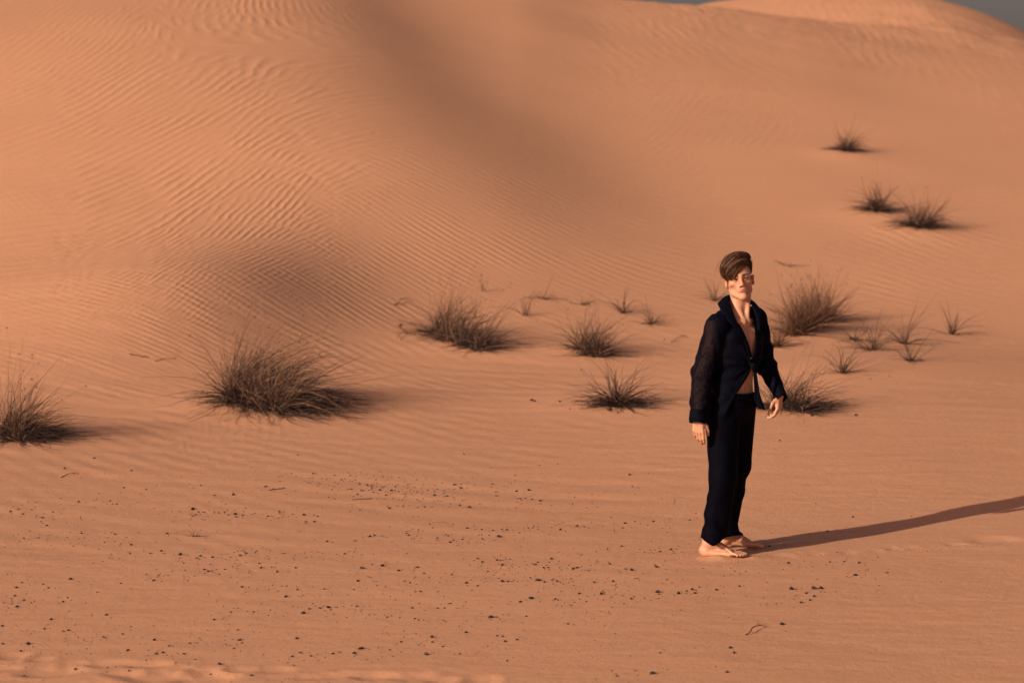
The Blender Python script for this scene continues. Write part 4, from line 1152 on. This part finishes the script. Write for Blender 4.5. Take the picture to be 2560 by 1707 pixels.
# eyes
def ball(c, r, n=14):
    th = np.linspace(0, math.pi, n); ph = np.linspace(0, 2 * math.pi, n * 2, endpoint=False)
    v = np.array([[math.sin(t) * math.cos(p), math.cos(t), math.sin(t) * math.sin(p)] for t in th for p in ph]) * r
    idx = np.arange(n * n * 2).reshape(n, n * 2)
    f = np.stack([idx[:-1], np.roll(idx[:-1], -1, 1), np.roll(idx[1:], -1, 1), idx[1:]], -1).reshape(-1, 4)
    return v @ HR.T + c, f, v
M_EYE = plain('eye_white', (.30, .22, .18), .3, .3)
M_IRIS = plain('iris', (.06, .055, .05), .15, .5)
M_LASH = plain('lash', (.02, .012, .01), .6, .2)
for s in (-1, 1):
    # narrow almond of the open eye: a patch of eyeball, an iris and lash lines
    n = 18; t = np.linspace(-1, 1, n)
    def arc(h, dy): return [hd(.031 * s + .0125 * q, .0905 - .0045 * q * q - (.003 * max(0, q * s)) + dy, .0008 + .0012 * q * s + h * (1 - q * q)) for q in t]
    up = arc(.0030, .0012); lo = arc(-.0026, .0010)
    vv = np.array(up + lo); ii = np.arange(n)
    ff = np.stack([ii[:-1], ii[1:], ii[1:] + n, ii[:-1] + n], 1)
    e = obj('eye', mesh_np('eye', vv, ff), M_EYE, person)
    q = np.linspace(0, 2 * math.pi, 14, endpoint=False)
    iv = np.array([hd(.031 * s + .0044 * math.cos(a), .0926, .0009 + min(.0029, max(-.0026, .0044 * math.sin(a)))) for a in q] + [hd(.031 * s, .0930, .0009)])
    ff = np.array([[i, (i + 1) % 14, 14, 14] for i in range(14)])[:, :3]
    obj('iris', mesh_np('iris', iv, ff), M_IRIS, e)
    la = []
    for A_, r0, r1 in ((up, .0024, .0026), (lo, .0010, .0011)):  # lash lines thickened to stand in for shade over the eyes
        A_ = np.array(A_) + HR[:, 1] * .0008
        kq = 5; tt = np.gradient(A_, axis=0); tt /= np.linalg.norm(tt, axis=1, keepdims=True)
        sx = np.tile(HR[:, 1], (n, 1)); ux = np.cross(tt, sx)
        rr_ = (r0 + (r1 - r0) * (t + 1) / 2) * np.sqrt(np.clip(1.05 - t * t, .05, 1))
        Vv_ = np.stack([A_ + (sx * math.cos(a) + ux * math.sin(a)) * rr_[:, None] for a in np.arange(kq) * 2 * math.pi / kq], 1)
        ix = np.arange(n * kq).reshape(n, kq)
        la.append((Vv_.reshape(-1, 3), np.stack([ix[:-1], np.roll(ix[:-1], -1, 1), np.roll(ix[1:], -1, 1), ix[1:]], -1).reshape(-1, 4)))
    v_, f_ = merge(la)
    obj('eyelashes', mesh_np('eyelashes', v_, f_), M_LASH, e)

# hair: a scalp-hugging mass with strands combed over it
HB = Field((-.08, -.17, 1.52), (.22, .16, 1.90), .0030)
def hh_(c, r, k=.02): HB.ell(hd(*c), np.array(r) * HS, HR, k)
hh_((0, -.018, .050), (.0785, .097, .085), k=0)
hh_((-.024, .042, .096), (.050, .058, .036), k=.03)
hh_((-.066, .034, .062), (.034, .054, .042), k=.03)
hh_((-.040, .078, .064), (.034, .028, .028), k=.03)
hh_((.006, .000, .128), (.050, .070, .018), k=.035)
hh_((.050, -.012, .085), (.034, .072, .050), k=.03)
hh_((.018, .040, .118), (.046, .050, .026), k=.03)
HBF = Field(HB.lo, HB.lo + 1, .01); HBF.ops = list(HB.ops)
_hl = pchip([-.12, -.085, -.062, -.030, 0, .020, .040, .055, .12], [.010, .010, .014, .032, .056, .074, .084, .075, .07])
def hairclip(p):
    q = ((p - HC) @ HR) / HS
    face = np.minimum(q[..., 1] - .035, _hl(q[..., 0]) - q[..., 2])            # > 0 : bare face in front of and below the hairline
    side = np.minimum(np.minimum(.045 - np.abs(q[..., 1] - .010), .012 - q[..., 2]) , .5)
    side2 = np.where(q[..., 0] > 0, np.minimum(q[..., 1] - .018, .050 - q[..., 2]), -1)
    nape = -.055 - q[..., 2]
    return np.maximum(np.maximum(face, side), np.maximum(side2, nape))
HB.clip(hairclip)
hv, hfc = HB.mesh(1)
def hair_material(name, c0, c1):
    m = plain(name, c0, .55, .25)
    nt = m.node_tree; N, L = nt.nodes, nt.links; bs = N['Principled BSDF']
    tc = N.new('ShaderNodeTexCoord')
    n = N.new('ShaderNodeTexNoise'); n.inputs['Scale'].default_value = 60; n.inputs['Detail'].default_value = 3
    L.new(tc.outputs['Object'], n.inputs['Vector'])
    mx = N.new('ShaderNodeMix'); mx.data_type = 'RGBA'; mx.inputs[6].default_value = c0 + (1,); mx.inputs[7].default_value = c1 + (1,)
    L.new(n.outputs[0], mx.inputs[0]); L.new(mx.outputs[2], bs.inputs['Base Color'])
    return m
M_HAIR = hair_material('brown_hair', (.018, .008, .005), (.050, .022, .012))
M_HAIR2 = hair_material('painted_sunlit_hair', (.17, .08, .038), (.30, .15, .075))  # sun highlights put into the colour of some strands
hair = obj('hair', mesh_np('hair', hv, hfc), M_HAIR, person)
rh = np.random.default_rng(77)
def combed(n, w, seedshift=0):
    """strands from the parting on his left, swept across the forehead towards picture left"""
    s = rh.random(n); s = np.where(rh.random(n) < .35, rh.uniform(-.20, .08, n), s); j = rh.normal(size=(n, 4, 3))
    front = np.array([[.040, .072, .088], [.004, .106, .118], [-.056, .108, .084], [-.080, .074, .012]])
    back = np.array([[.055, -.055, .112], [.010, -.060, .158], [-.070, -.055, .120], [-.090, -.045, .040]])
    C = front[None] * (1 - s)[:, None, None] + back[None] * s[:, None, None]
    C += j * np.array([.007, .011, .007]) * np.array([.9, 1, 1.1, 1.2])[None, :, None]
    low = rh.random(n)                                   # layering: some lie lower and end earlier
    C[:, 1:, 2] -= (low * .030)[:, None]; C[:, 1:, 0] += (low * .024)[:, None]
    C[:, 3, 2] += rh.random(n) * .050; C[:, 3, 0] -= rh.random(n) * .006
    nseg = 9; t = np.linspace(0, 1, nseg + 1)[None, :, None]
    P = C[:, None, 0] * (1 - t)**3 + 3 * C[:, None, 1] * t * (1 - t)**2 + 3 * C[:, None, 2] * t * t * (1 - t) + C[:, None, 3] * t**3
    # 3 * weights pull inwards, push out to the hair surface
    c0 = np.array([0, .0, .045]); q = P - c0
    rad = np.array([.083, .104, .093]); k = np.linalg.norm(q / rad, axis=-1, keepdims=True)
    lift = 1.0 + .10 * rh.random((n, 1, 1)) + .13 * np.clip(1 - s, 0, 1)[:, None, None] * np.sin(t * 2.6)
    P = c0 + q / k * np.maximum(k * 1.0, .9)
    # lay every strand on the hair mass, a few millimetres proud
    dirs = (P - c0) / np.linalg.norm(P - c0, axis=-1, keepdims=True)
    lock = .5 + .5 * np.sin(s * 19 + 1.5 * np.sin(s * 7))
    want = -.0008 + (.0065 * rh.random((n, 1))**1.5) + .0065 * lock[:, None] + .004 * np.sin(t[..., 0] * 3.0)
    for _ in range(4):
        wpt = (HC + (P * HS) @ HR.T).reshape(-1, 1, 3)
        d = HBF.evaluate(wpt, wpt[:, 0], 0.0)[:, 0].reshape(P.shape[:2])
        P = P + dirs * (want - d)[..., None] * np.where((d < want) | (t[..., 0] < .75), 1.0, .25)[..., None]
    return P
def tubes(P, w, nside=4, taper=.7):
    n, m, _ = P.shape
    Tn = np.gradient(P, axis=1); Tn /= np.linalg.norm(Tn, axis=2, keepdims=True) + 1e-9
    R_ = P - np.array([0, 0, .045]); S_ = np.cross(Tn, R_); S_ /= np.linalg.norm(S_, axis=2, keepdims=True) + 1e-9
    U_ = np.cross(S_, Tn)
    t = np.linspace(0, 1, m)[None, :, None]
    wd = w[:, None, None] * (1 - taper * t**3) * .5
    V_ = np.stack([P + (S_ * math.cos(a) * 1.5 + U_ * math.sin(a)) * wd for a in np.arange(nside) * 2 * math.pi / nside], 2)
    idx = np.arange(n * m * nside).reshape(n, m, nside)
    F_ = np.stack([idx[:, :-1], np.roll(idx[:, :-1], -1, 2), np.roll(idx[:, 1:], -1, 2), idx[:, 1:]], -1).reshape(-1, 4)
    V_ = V_.reshape(-1, 3)
    return HC + (V_ * HS) @ HR.T, F_
P = combed(620, 0)
v_, f_ = tubes(P, np.full(620, .0034) * (.5 + .9 * rh.random(620)))
tag(obj('strands', mesh_np('strands', v_, f_), M_HAIR, hair), kind='stuff')
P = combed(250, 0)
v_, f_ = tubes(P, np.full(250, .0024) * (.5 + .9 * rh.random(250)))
tag(obj('painted_sunlit_strands', mesh_np('painted_sunlit_strands', v_, f_), M_HAIR2, hair), kind='stuff')
P = combed(70, 0)
P = P + (rh.normal(size=(70, 1, 3)) * .012 + np.array([-.004, 0, .012])) * (np.linspace(0, 1, P.shape[1])**1.5)[None, :, None]
v_, f_ = tubes(P, np.full(70, .0014))
tag(obj('flyaway_strands', mesh_np('flyaway_strands', v_, f_), M_HAIR, hair), kind='stuff')
# short sides and back
n = 2200
a = rh.uniform(0, 2 * math.pi, n); zz = rh.uniform(-.035, .10, n)
d0 = np.stack([np.cos(a), np.sin(a), zz * 0], 1)
base = np.stack([.078 * np.cos(a) * np.sqrt(np.clip(1 - (zz - .045)**2 / .0086, .05, 1)), -.018 + .098 * np.sin(a) * np.sqrt(np.clip(1 - (zz - .045)**2 / .0086, .05, 1)), zz], 1)
wp = HC + (base * HS) @ HR.T
ok = hairclip(wp) < -.002
base, d0 = base[ok], d0[ok]
n = len(base); L_ = .013 + .012 * rh.random(n)
for _ in range(3):
    wp = (HC + (base * HS) @ HR.T)[:, None]
    base = base + d0 * np.clip(-.001 - HBF.evaluate(wp, wp[:, 0], 0.0)[:, 0], -.01, .04)[:, None]
dirn = d0 * .55 + np.stack([np.zeros(n), -.35 * np.ones(n), .75 * np.ones(n)], 1) + rh.normal(size=(n, 3)) * .15
t = np.linspace(0, 1, 4)[None, :, None]
P = base[:, None] + dirn[:, None] * L_[:, None, None] * t - d0[:, None] * .006 * t**2
v_, f_ = tubes(P, np.full(n, .0022))
tag(obj('short_strands', mesh_np('short_strands', v_, f_), M_HAIR, hair), kind='stuff')

# ------------------------------------------------------------------ clothes
def velvet(name, col, sheer=None):
    m = bpy.data.materials.new(name); m.use_nodes = True
    nt = m.node_tree; N, L = nt.nodes, nt.links; bs = N['Principled BSDF']
    bs.inputs['Base Color'].default_value = col + (1,)
    bs.inputs['Roughness'].default_value = .75
    bs.inputs['Specular IOR Level'].default_value = .05
    bs.inputs['Sheen Weight'].default_value = .035
    bs.inputs['Sheen Roughness'].default_value = .35
    bs.inputs['Sheen Tint'].default_value = (.12, .18, .55, 1)
    tc = N.new('ShaderNodeTexCoord')
    if sheer:
        # burnt-out velvet: sprigs of pile on a see-through ground
        vo = N.new('ShaderNodeTexVoronoi'); vo.inputs['Scale'].default_value = 50; vo.inputs['Randomness'].default_value = 1
        nz = N.new('ShaderNodeTexNoise'); nz.inputs['Scale'].default_value = 9; nz.inputs['Detail'].default_value = 2
        nd = N.new('ShaderNodeTexNoise'); nd.inputs['Scale'].default_value = 45; nd.inputs['Detail'].default_value = 3
        ad = N.new('ShaderNodeVectorMath'); ad.operation = 'MULTIPLY_ADD'
        L.new(tc.outputs['Object'], nd.inputs['Vector']); L.new(nd.outputs[1], ad.inputs[0]); ad.inputs[1].default_value = (.05,) * 3; L.new(tc.outputs['Object'], ad.inputs[2])
        L.new(ad.outputs[0], vo.inputs['Vector']); L.new(tc.outputs['Object'], nz.inputs['Vector'])
        a = N.new('ShaderNodeMath'); a.operation = 'LESS_THAN'; L.new(vo.outputs['Distance'], a.inputs[0]); a.inputs[1].default_value = .34
        b2 = N.new('ShaderNodeMath'); b2.operation = 'GREATER_THAN'; L.new(nz.outputs[0], b2.inputs[0]); b2.inputs[1].default_value = .50
        pat = N.new('ShaderNodeMath'); pat.operation = 'MULTIPLY'; L.new(a.outputs[0], pat.inputs[0]); L.new(b2.outputs[0], pat.inputs[1])
        at_ = N.new('ShaderNodeAttribute'); at_.attribute_name = 'lined'
        mxm = N.new('ShaderNodeMath'); mxm.operation = 'MAXIMUM'; L.new(pat.outputs[0], mxm.inputs[0]); L.new(at_.outputs['Fac'], mxm.inputs[1])
        mr = N.new('ShaderNodeMapRange'); L.new(mxm.outputs[0], mr.inputs[0]); mr.inputs[3].default_value = sheer; mr.inputs[4].default_value = 1.0
        tr = N.new('ShaderNodeBsdfTransparent'); ms = N.new('ShaderNodeMixShader')
        L.new(mr.outputs[0], ms.inputs[0]); L.new(tr.outputs[0], ms.inputs[1]); L.new(bs.outputs[0], ms.inputs[2])
        L.new(ms.outputs[0], N['Material Output'].inputs[0])
    n2 = N.new('ShaderNodeTexNoise'); n2.inputs['Scale'].default_value = 90; n2.inputs['Detail'].default_value = 3
    L.new(tc.outputs['Object'], n2.inputs['Vector'])
    bp = N.new('ShaderNodeBump'); bp.inputs['Strength'].default_value = .3; bp.inputs['Distance'].default_value = .003
    L.new(n2.outputs[0], bp.inputs['Height']); L.new(bp.outputs[0], bs.inputs['Normal'])
    return m
M_SHIRT = velvet('sheer_midnight_blue_shirt', (.0022, .0028, .0085), sheer=.60)
M_TROU = velvet('midnight_blue_velvet', (.0008, .0010, .0042))
M_SHIRTD = velvet('midnight_blue_shirt_trim', (.0018, .0024, .0070))

def solid(o, th=.0022):
    md = o.modifiers.new('thickness', 'SOLIDIFY'); md.thickness = th; md.offset = -1
def cloth(name, F_, keepfn, fold, mat, th=.0022, lined=None, smooth=2):
    v, f = F_.mesh(smooth)
    n = vnormals(v, f)
    v = v + n * fold(v, n)[:, None]
    v = lap(v, f, .4)
    for _ in range(3):
        q = v[:, None]; near = body.evaluate(q, v, 0.0)[:, 0]
        v = v + n * np.clip(.0075 - near, 0, .04)[:, None]
        v = lap(v, f, .3)
    keep = keepfn(v, n)
    v, f, used = keepfaces(v, f, keep)
    # fair the cut edges a little
    e = np.concatenate([f[:, [i, (i + 1) % 4]] for i in range(4)]); e.sort(axis=1)
    key = e[:, 0].astype(np.int64) * len(v) + e[:, 1]
    uq, inv, cnt = np.unique(key, return_inverse=True, return_counts=True)
    be = e[cnt[inv] == 1]
    for _ in range(8):
        s = np.zeros_like(v); c = np.zeros(len(v))
        for a_, b_ in ((0, 1), (1, 0)):
            for k in range(3): s[:, k] += np.bincount(be[:, a_], v[be[:, b_], k], len(v))
            c += np.bincount(be[:, a_], minlength=len(v))
        m = c > 0
        v[m] = v[m] * .5 + .5 * (s[m] / c[m][:, None])
    me = mesh_np(name, v, f)
    if lined is not None: attr(me, 'lined', lined(v))
    o = obj(name, me, mat, person)
    solid(o, th)
    return o

# trousers
tf = Field((-.26, -.24, .0), (.24, .50, 1.02), .0065)
tf.ell(T((.018, 0), 0, 0, .945), (.168, .128, .14), TR, k=0)
for pts in (((-.045, -.05, .87, .108), (-.038, -.075, .50, .082), (-.070, -.035, .27, .074), (-.096, -.002, .08, .078), (-.100, .0, .0, .084)),
            ((.066, .06, .87, .100), (.062, .125, .54, .080), (.016, .22, .29, .068), (.022, .275, .13, .068), (.030, .285, .0, .082))):
    for p, q in zip(pts[:-1], pts[1:]):
        tf.cap(p[:3], q[:3], p[3], q[3], k=.03)
def tr_keep(v, n):
    zr = .062 + .045 * np.clip(np.abs(v[:, 0] + .097) / .07, 0, 1)**1.3
    zl = .098 + .012 * np.clip(v[:, 0] / .08, -1, 1)
    hem = np.where(v[:, 1] < .15, zr + gF, zl + gR - .02)
    return (v[:, 2] > hem) & (v[:, 2] < .995 + .02 * np.clip(-v[:, 0] / .1, -1, 1) * 0)
def tr_fold(v, n):
    x, y, z = v.T
    side = np.arctan2(y, x + .02)
    a = .0050 * np.sin(side * 5 + 3.2 * fbm2(x * 5, z * 4, 3, 2)) * (1 - .5 * sstep((z - .6) / .4))
    a += .0045 * np.sin((z * 1.0 + .35 * x) * 46 + 5 * fbm2(x * 6 + 3, z * 5, 9, 2)) * np.exp(-((z - .16) / .12)**2)
    a += .0060 * noise3(v, 9.0, 4) * (.5 + np.exp(-((z - .5) / .1)**2))
    a += .0035 * np.sin((z - 1.1 * (x + .05)) * 60) * np.exp(-((z - .86) / .06)**2 - ((x - .02) / .07)**2)
    return a
trousers = cloth('trousers', tf, tr_keep, tr_fold, M_TROU, .003)
# waistband
n = 40; an = np.linspace(0, 2 * math.pi, n, endpoint=False)
rows = []
for z_, ex in ((.962, .004), (.966, .008), (.994, .008), (.998, .003)):
    k_ = math.sqrt(max(.01, 1 - ((z_ - .945) / .14)**2))
    rows.append([T((.018, 0), (.168 * k_ + ex) * math.cos(q), (.128 * k_ + ex) * math.sin(q), z_) for q in an])
R_ = np.array(rows).reshape(-1, 3); ix = np.arange(4 * n).reshape(4, n)
ff = np.stack([ix[:-1], np.roll(ix[:-1], -1, 1), np.roll(ix[1:], -1, 1), ix[1:]], -1).reshape(-1, 4)
wb = obj('waistband', mesh_np('waistband', R_, ff), M_TROU, trousers); solid(wb, .003)

# shirt
sf = Field((-.32, -.34, .78), (.44, .30, 1.60), .0058)
sf.ell(T((.018, 0), 0, 0, .90), (.185, .150, .16), TR, k=0)
sf.ell(T((.026, 0), 0, .0, 1.05), (.168, .122, .17), TR, k=.06)
sf.ell(T(TC, 0, 0, 1.25), (.185, .134, .19), TR, k=.05)
sf.ell(T(TC, 0, -.01, 1.385), (.180, .108, .095), TR, k=.05)
sf.cap(T(TC, -.01, -.02, 1.475), SHR + V3(.01, .0, .030), .068, .052, k=.03)
sf.cap(T(TC, 0, -.02, 1.47), SHL + V3(-.0, 0, .020), .065, .048, k=.04)
for S_, E_, W_, r_ in ((SHR + V3(-.002, 0, .0), ELR, WRR, (.070, .066, .056, .044)), (SHL + V3(0, 0, -.01), ELL, WRL, (.066, .058, .046, .036))):
    sf.cap(S_, E_, r_[0], r_[1], k=.02)
    mid = E_ + (W_ - E_) * .6
    sf.cap(E_, mid, r_[1], r_[2], k=.02)
    sf.cap(mid, W_ + (W_ - E_) * .30, r_[2], r_[3], k=.02)
KN = V3(.132, -.10, 1.165)
_xl = pchip([.80, .95, .995, 1.144, 1.165, 1.19, 1.24, 1.314, 1.41, 1.495, 1.7], [-.06, .0, .026, .124, .130, .134, .124, .102, .056, .012, .0])
_xr = pchip([.80, .95, .995, 1.144, 1.165, 1.19, 1.24, 1.314, 1.41, 1.495, 1.7], [.3, .3, .3, .136, .133, .134, .148, .156, .153, .124, .12])
def sh_keep(v, n):
    x, y, z = v.T
    front = (n @ FWD > -.35) & ((v - T(TC, 0, 0, 0)) @ FWD > -.02)
    opening = front & (x > _xl(z)) & (x < _xr(z)) & (x < .22)
    sleeveL = (x > .165) & (z < 1.24)
    opening &= ~((x > .175) & (z > .9) & (z < 1.25))
    neck = (np.hypot(x - .060, y + .005) < .068) & (z > 1.43)
    hemz = .845 + .02 * np.sin(x * 20)
    # the tied front rides up towards the knot; behind it the back panel hangs
    body_low = (z < hemz) & ~((v - WRR) @ (WRR - ELR) > -1) 
    k = ~(opening | neck)
    # sleeve ends
    for E_, W_, ext in ((ELR, WRR, .03), (ELL, WRL, .028)):
        ax = (W_ - E_) / np.linalg.norm(W_ - E_)
        rel = v - W_; al = rel @ ax; rad = np.linalg.norm(rel - al[:, None] * ax, axis=1)
        inarm = rad < .075
        k &= ~(inarm & (al > ext))
        if W_ is WRR: armR = (rad < .066) & (al > -.3)
        else: armL = (rad < .06) & (al > -.3)
    k &= (z > hemz) | armR | armL
    # right of the belly the body panel ends at the opening: keep only the back part low down
    return k
def sh_fold(v, n):
    x, y, z = v.T
    dk = v - KN; r = np.linalg.norm(dk, axis=1); ang = np.arctan2(dk[:, 2], -dk[:, 0] + .0)
    front = np.clip(n @ FWD + .4, 0, 1)
    a = .0055 * np.sin(ang * 13 + 2.5 * noise2(r * 9, ang * 2, 5)) * np.exp(-(r / .26)**2) * sstep(r / .05) * front
    for E_, S_, sgn in ((ELR, SHR, 1), (ELL, SHL, -1)):
        d = v - E_; ax = (S_ - E_) / np.linalg.norm(S_ - E_); al = d @ ax
        rad = np.linalg.norm(d - al[:, None] * ax, axis=1)
        m = np.exp(-(np.clip(rad - .05, 0, None) / .03)**2)
        a = a + m * .0036 * np.sin((al + .5 * (x * sgn) + .7 * y) * 78 + 5 * noise3(v, 9, 6)) * np.exp(-(al / .12)**2)
        a = a + m * .0040 * np.sin((al * .25 + x * sgn * 1.0 + y * .4) * 80 + 4 * noise3(v, 7, 8))
    a = a + .0035 * noise3(v, 8.0, 11) + .0022 * noise3(v, 22.0, 12)
    a = a + .0050 * np.sin((z - .9 * x) * 55 + 3 * noise3(v, 6, 3)) * np.exp(-((z - .92) / .08)**2)
    return a
def sh_lined(v):
    x, y, z = v.T
    # plain pile on the far sleeve, cuffs and yoke; see-through on the near sleeve and front
    sl = 1 - sstep((-.075 - x) / .05)
    return np.clip(np.maximum((.80 + .35 * noise3(v, 5.0, 4)) * sl, sstep((z - 1.44) / .02) * .8), 0, 1)
shirt = cloth('shirt', sf, sh_keep, sh_fold, M_SHIRT, .0014, sh_lined)

def patch(name, A, Bc, mat, parent, th=.002, nu=24, nv=6, bulge=0.0, bdir=FWD, wave=.0):
    """cloth strip between two space curves"""
    A = spline(A, nu); Bc = spline(Bc, nu)
    m = min(len(A), len(Bc)); ia = np.linspace(0, len(A) - 1, nu); ib = np.linspace(0, len(Bc) - 1, nu)
    ip = lambda P, i: np.stack([np.interp(i, np.arange(len(P)), P[:, k]) for k in range(3)], 1)
    A = ip(A, ia); Bc = ip(Bc, ib)
    t = np.linspace(0, 1, nv)
    G = A[:, None] * (1 - t)[None, :, None] + Bc[:, None] * t[None, :, None]
    G = G + np.asarray(bdir) * (bulge * np.sin(t * math.pi))[None, :, None]
    if wave: G = G + np.asarray(bdir) * (wave * np.sin(t[None] * 9 + np.linspace(0, 4, nu)[:, None]))[..., None]
    ix = np.arange(nu * nv).reshape(nu, nv)
    f = np.stack([ix[:-1, :-1], ix[1:, :-1], ix[1:, 1:], ix[:-1, 1:]], -1).reshape(-1, 4)
    o = obj(name, mesh_np(name, G.reshape(-1, 3), f), mat, parent); solid(o, th)
    return o
# collar: stands at the neck and falls open to both sides
patch('collar', [(.060, -.142, 1.385), (.030, -.118, 1.455), (.008, -.075, 1.52), (-.004, -.015, 1.588), (.030, .060, 1.590), (.085, .065, 1.580), (.122, .025, 1.566), (.136, -.035, 1.525), (.156, -.090, 1.45), (.160, -.110, 1.37)],
      [(.026, -.165, 1.400), (-.026, -.158, 1.450), (-.064, -.105, 1.512), (-.068, -.020, 1.545), (.005, .105, 1.535), (.095, .115, 1.535), (.172, .055, 1.525), (.190, -.020, 1.500), (.192, -.080, 1.45), (.178, -.112, 1.38)],
      M_SHIRTD, shirt, .003, nu=48, nv=7, bulge=.012, bdir=UP)
# front edges (plackets) that frame the opening
def onfront(xs, zs, off=.0):
    """points on the front surface of the shirt at picture x and height z"""
    out = []
    for x_, z_ in zip(xs, zs):
        ys = np.linspace(-.30, .1, 240)
        P_ = np.stack([np.full(240, x_), ys, np.full(240, z_)], 1)
        d = sf.evaluate(P_[:, None], P_, 0.0)[:, 0]
        i = np.argmax(d < 0) if (d < 0).any() else int(np.argmin(d))
        out.append((x_, ys[i] - off, z_))
    return out
zz_ = [1.19, 1.24, 1.30, 1.36, 1.42]
patch('placket', onfront([float(_xl(z)) + .003 for z in zz_], zz_, .001), onfront([float(_xl(z)) - .020 for z in zz_], zz_, .005), M_SHIRTD, shirt, .002, bulge=.002)
patch('placket', onfront([float(_xr(z)) - .003 for z in zz_], zz_, .001), onfront([min(float(_xr(z)) + .014, .166) for z in zz_], zz_, .005), M_SHIRTD, shirt, .002, bulge=.002)
# knot and hanging tails
kf = Field((.07, -.22, 1.09), (.20, -.02, 1.24), .0035)
kf.ell(KN + V3(.004, -.010, 0), (.020, .016, .017), k=0)
kf.cap(KN + V3(.002, -.012, .008), KN + V3(-.018, -.006, .020), .010, .008, k=.008)
kf.cap(KN + V3(.006, -.010, -.006), KN + V3(.012, -.006, -.034), .011, .009, k=.008)
kf.cap(KN + V3(-.004, -.014, -.010), KN + V3(.012, -.016, .012), .009, .009, k=.003)
v_, f_ = kf.mesh(1)
obj('knot', mesh_np('knot', v_, f_), M_SHIRTD, shirt)
patch('shirt_tail', [(.136, -.112, 1.155), (.138, -.100, 1.09), (.145, -.085, 1.01), (.150, -.075, .955), (.176, -.070, .905)],
      [(.146, -.108, 1.160), (.164, -.095, 1.09), (.182, -.075, 1.01), (.202, -.060, .945), (.216, -.058, .900)], M_SHIRTD, shirt, .002, nu=26, nv=9, bulge=.010, wave=.0035)
zz_ = [.87, .93, .995, 1.05, 1.10, 1.14]
patch('front_hem', onfront([float(_xl(z)) + .004 for z in zz_], zz_, .002), onfront([float(_xl(z)) - .018 for z in zz_], zz_, .006), M_SHIRTD, shirt, .002, bulge=.003)
# cuffs
def cuff(E_, W_, r, parent):
    ax = (W_ - E_) / np.linalg.norm(W_ - E_); c = W_ + ax * .002
    s_ = np.cross(ax, V3(0, 1, 0)); s_ /= np.linalg.norm(s_); u_ = np.cross(ax, s_)
    n = 30; rows = []
    for a_, k_ in ((-.045, .93), (-.040, 1.0), (.0, 1.04), (.030, 1.0), (.034, .95)):
        rows.append([c + ax * (a_ + .0015 * math.sin(q * 3)) + (s_ * math.cos(q) + u_ * math.sin(q)) * r * k_ * (1 + .05 * math.sin(q * 5 + a_ * 60)) for q in np.linspace(0, 2 * math.pi, n, endpoint=False)])
    R_ = np.array(rows).reshape(-1, 3); ix = np.arange(5 * n).reshape(5, n)
    ff = np.stack([ix[:-1], np.roll(ix[:-1], -1, 1), np.roll(ix[1:], -1, 1), ix[1:]], -1).reshape(-1, 4)
    o = obj('cuff', mesh_np('cuff', R_, ff), M_SHIRTD, parent); solid(o, .002)
cuff(ELR, WRR, .050, shirt); cuff(ELL, WRL, .038, shirt)
# a button on the placket
bx = onfront([float(_xl(1.215)) - .008], [1.215], .009)[0]
v_, f_, _ = ball(V3(*bx), .0055, 8)
obj('button', mesh_np('button', v_, f_), plain('button_black', (.02, .02, .025), .3, .5), shirt)
# ring on the near hand
rc = WRR + V3(-.006, -.012, -.118)
q = np.linspace(0, 2 * math.pi, 20, endpoint=False)
# ------------------------------------------------------------------ crumbs of damp sand kicked up round the feet and along the trail
rr = np.random.default_rng(21)
cu, cv = [], []
for k in range(1100):
    if rr.random() < .55:
        u = rr.normal(1790, 95); v = 1392 + rr.normal() * 9 + abs(rr.normal()) * 6
    else:
        u = rr.uniform(1900, 2560); v = 1392 - (u - 1900) * .052 + rr.normal() * 4.5
    cu.append(u); cv.append(v)
cx_, cy_ = survey(np.array(cu), np.array(cv), lambda a, b_: H(a, b_, False))
o = scatter('sand_crumbs', cx_, cy_, rr.uniform(.0008, .0034, len(cx_)), SAND, seed=6)
tag(o, 'crumbs of crusted sand kicked up round the bare feet and along the trail', 'sand crumbs', kind='stuff')
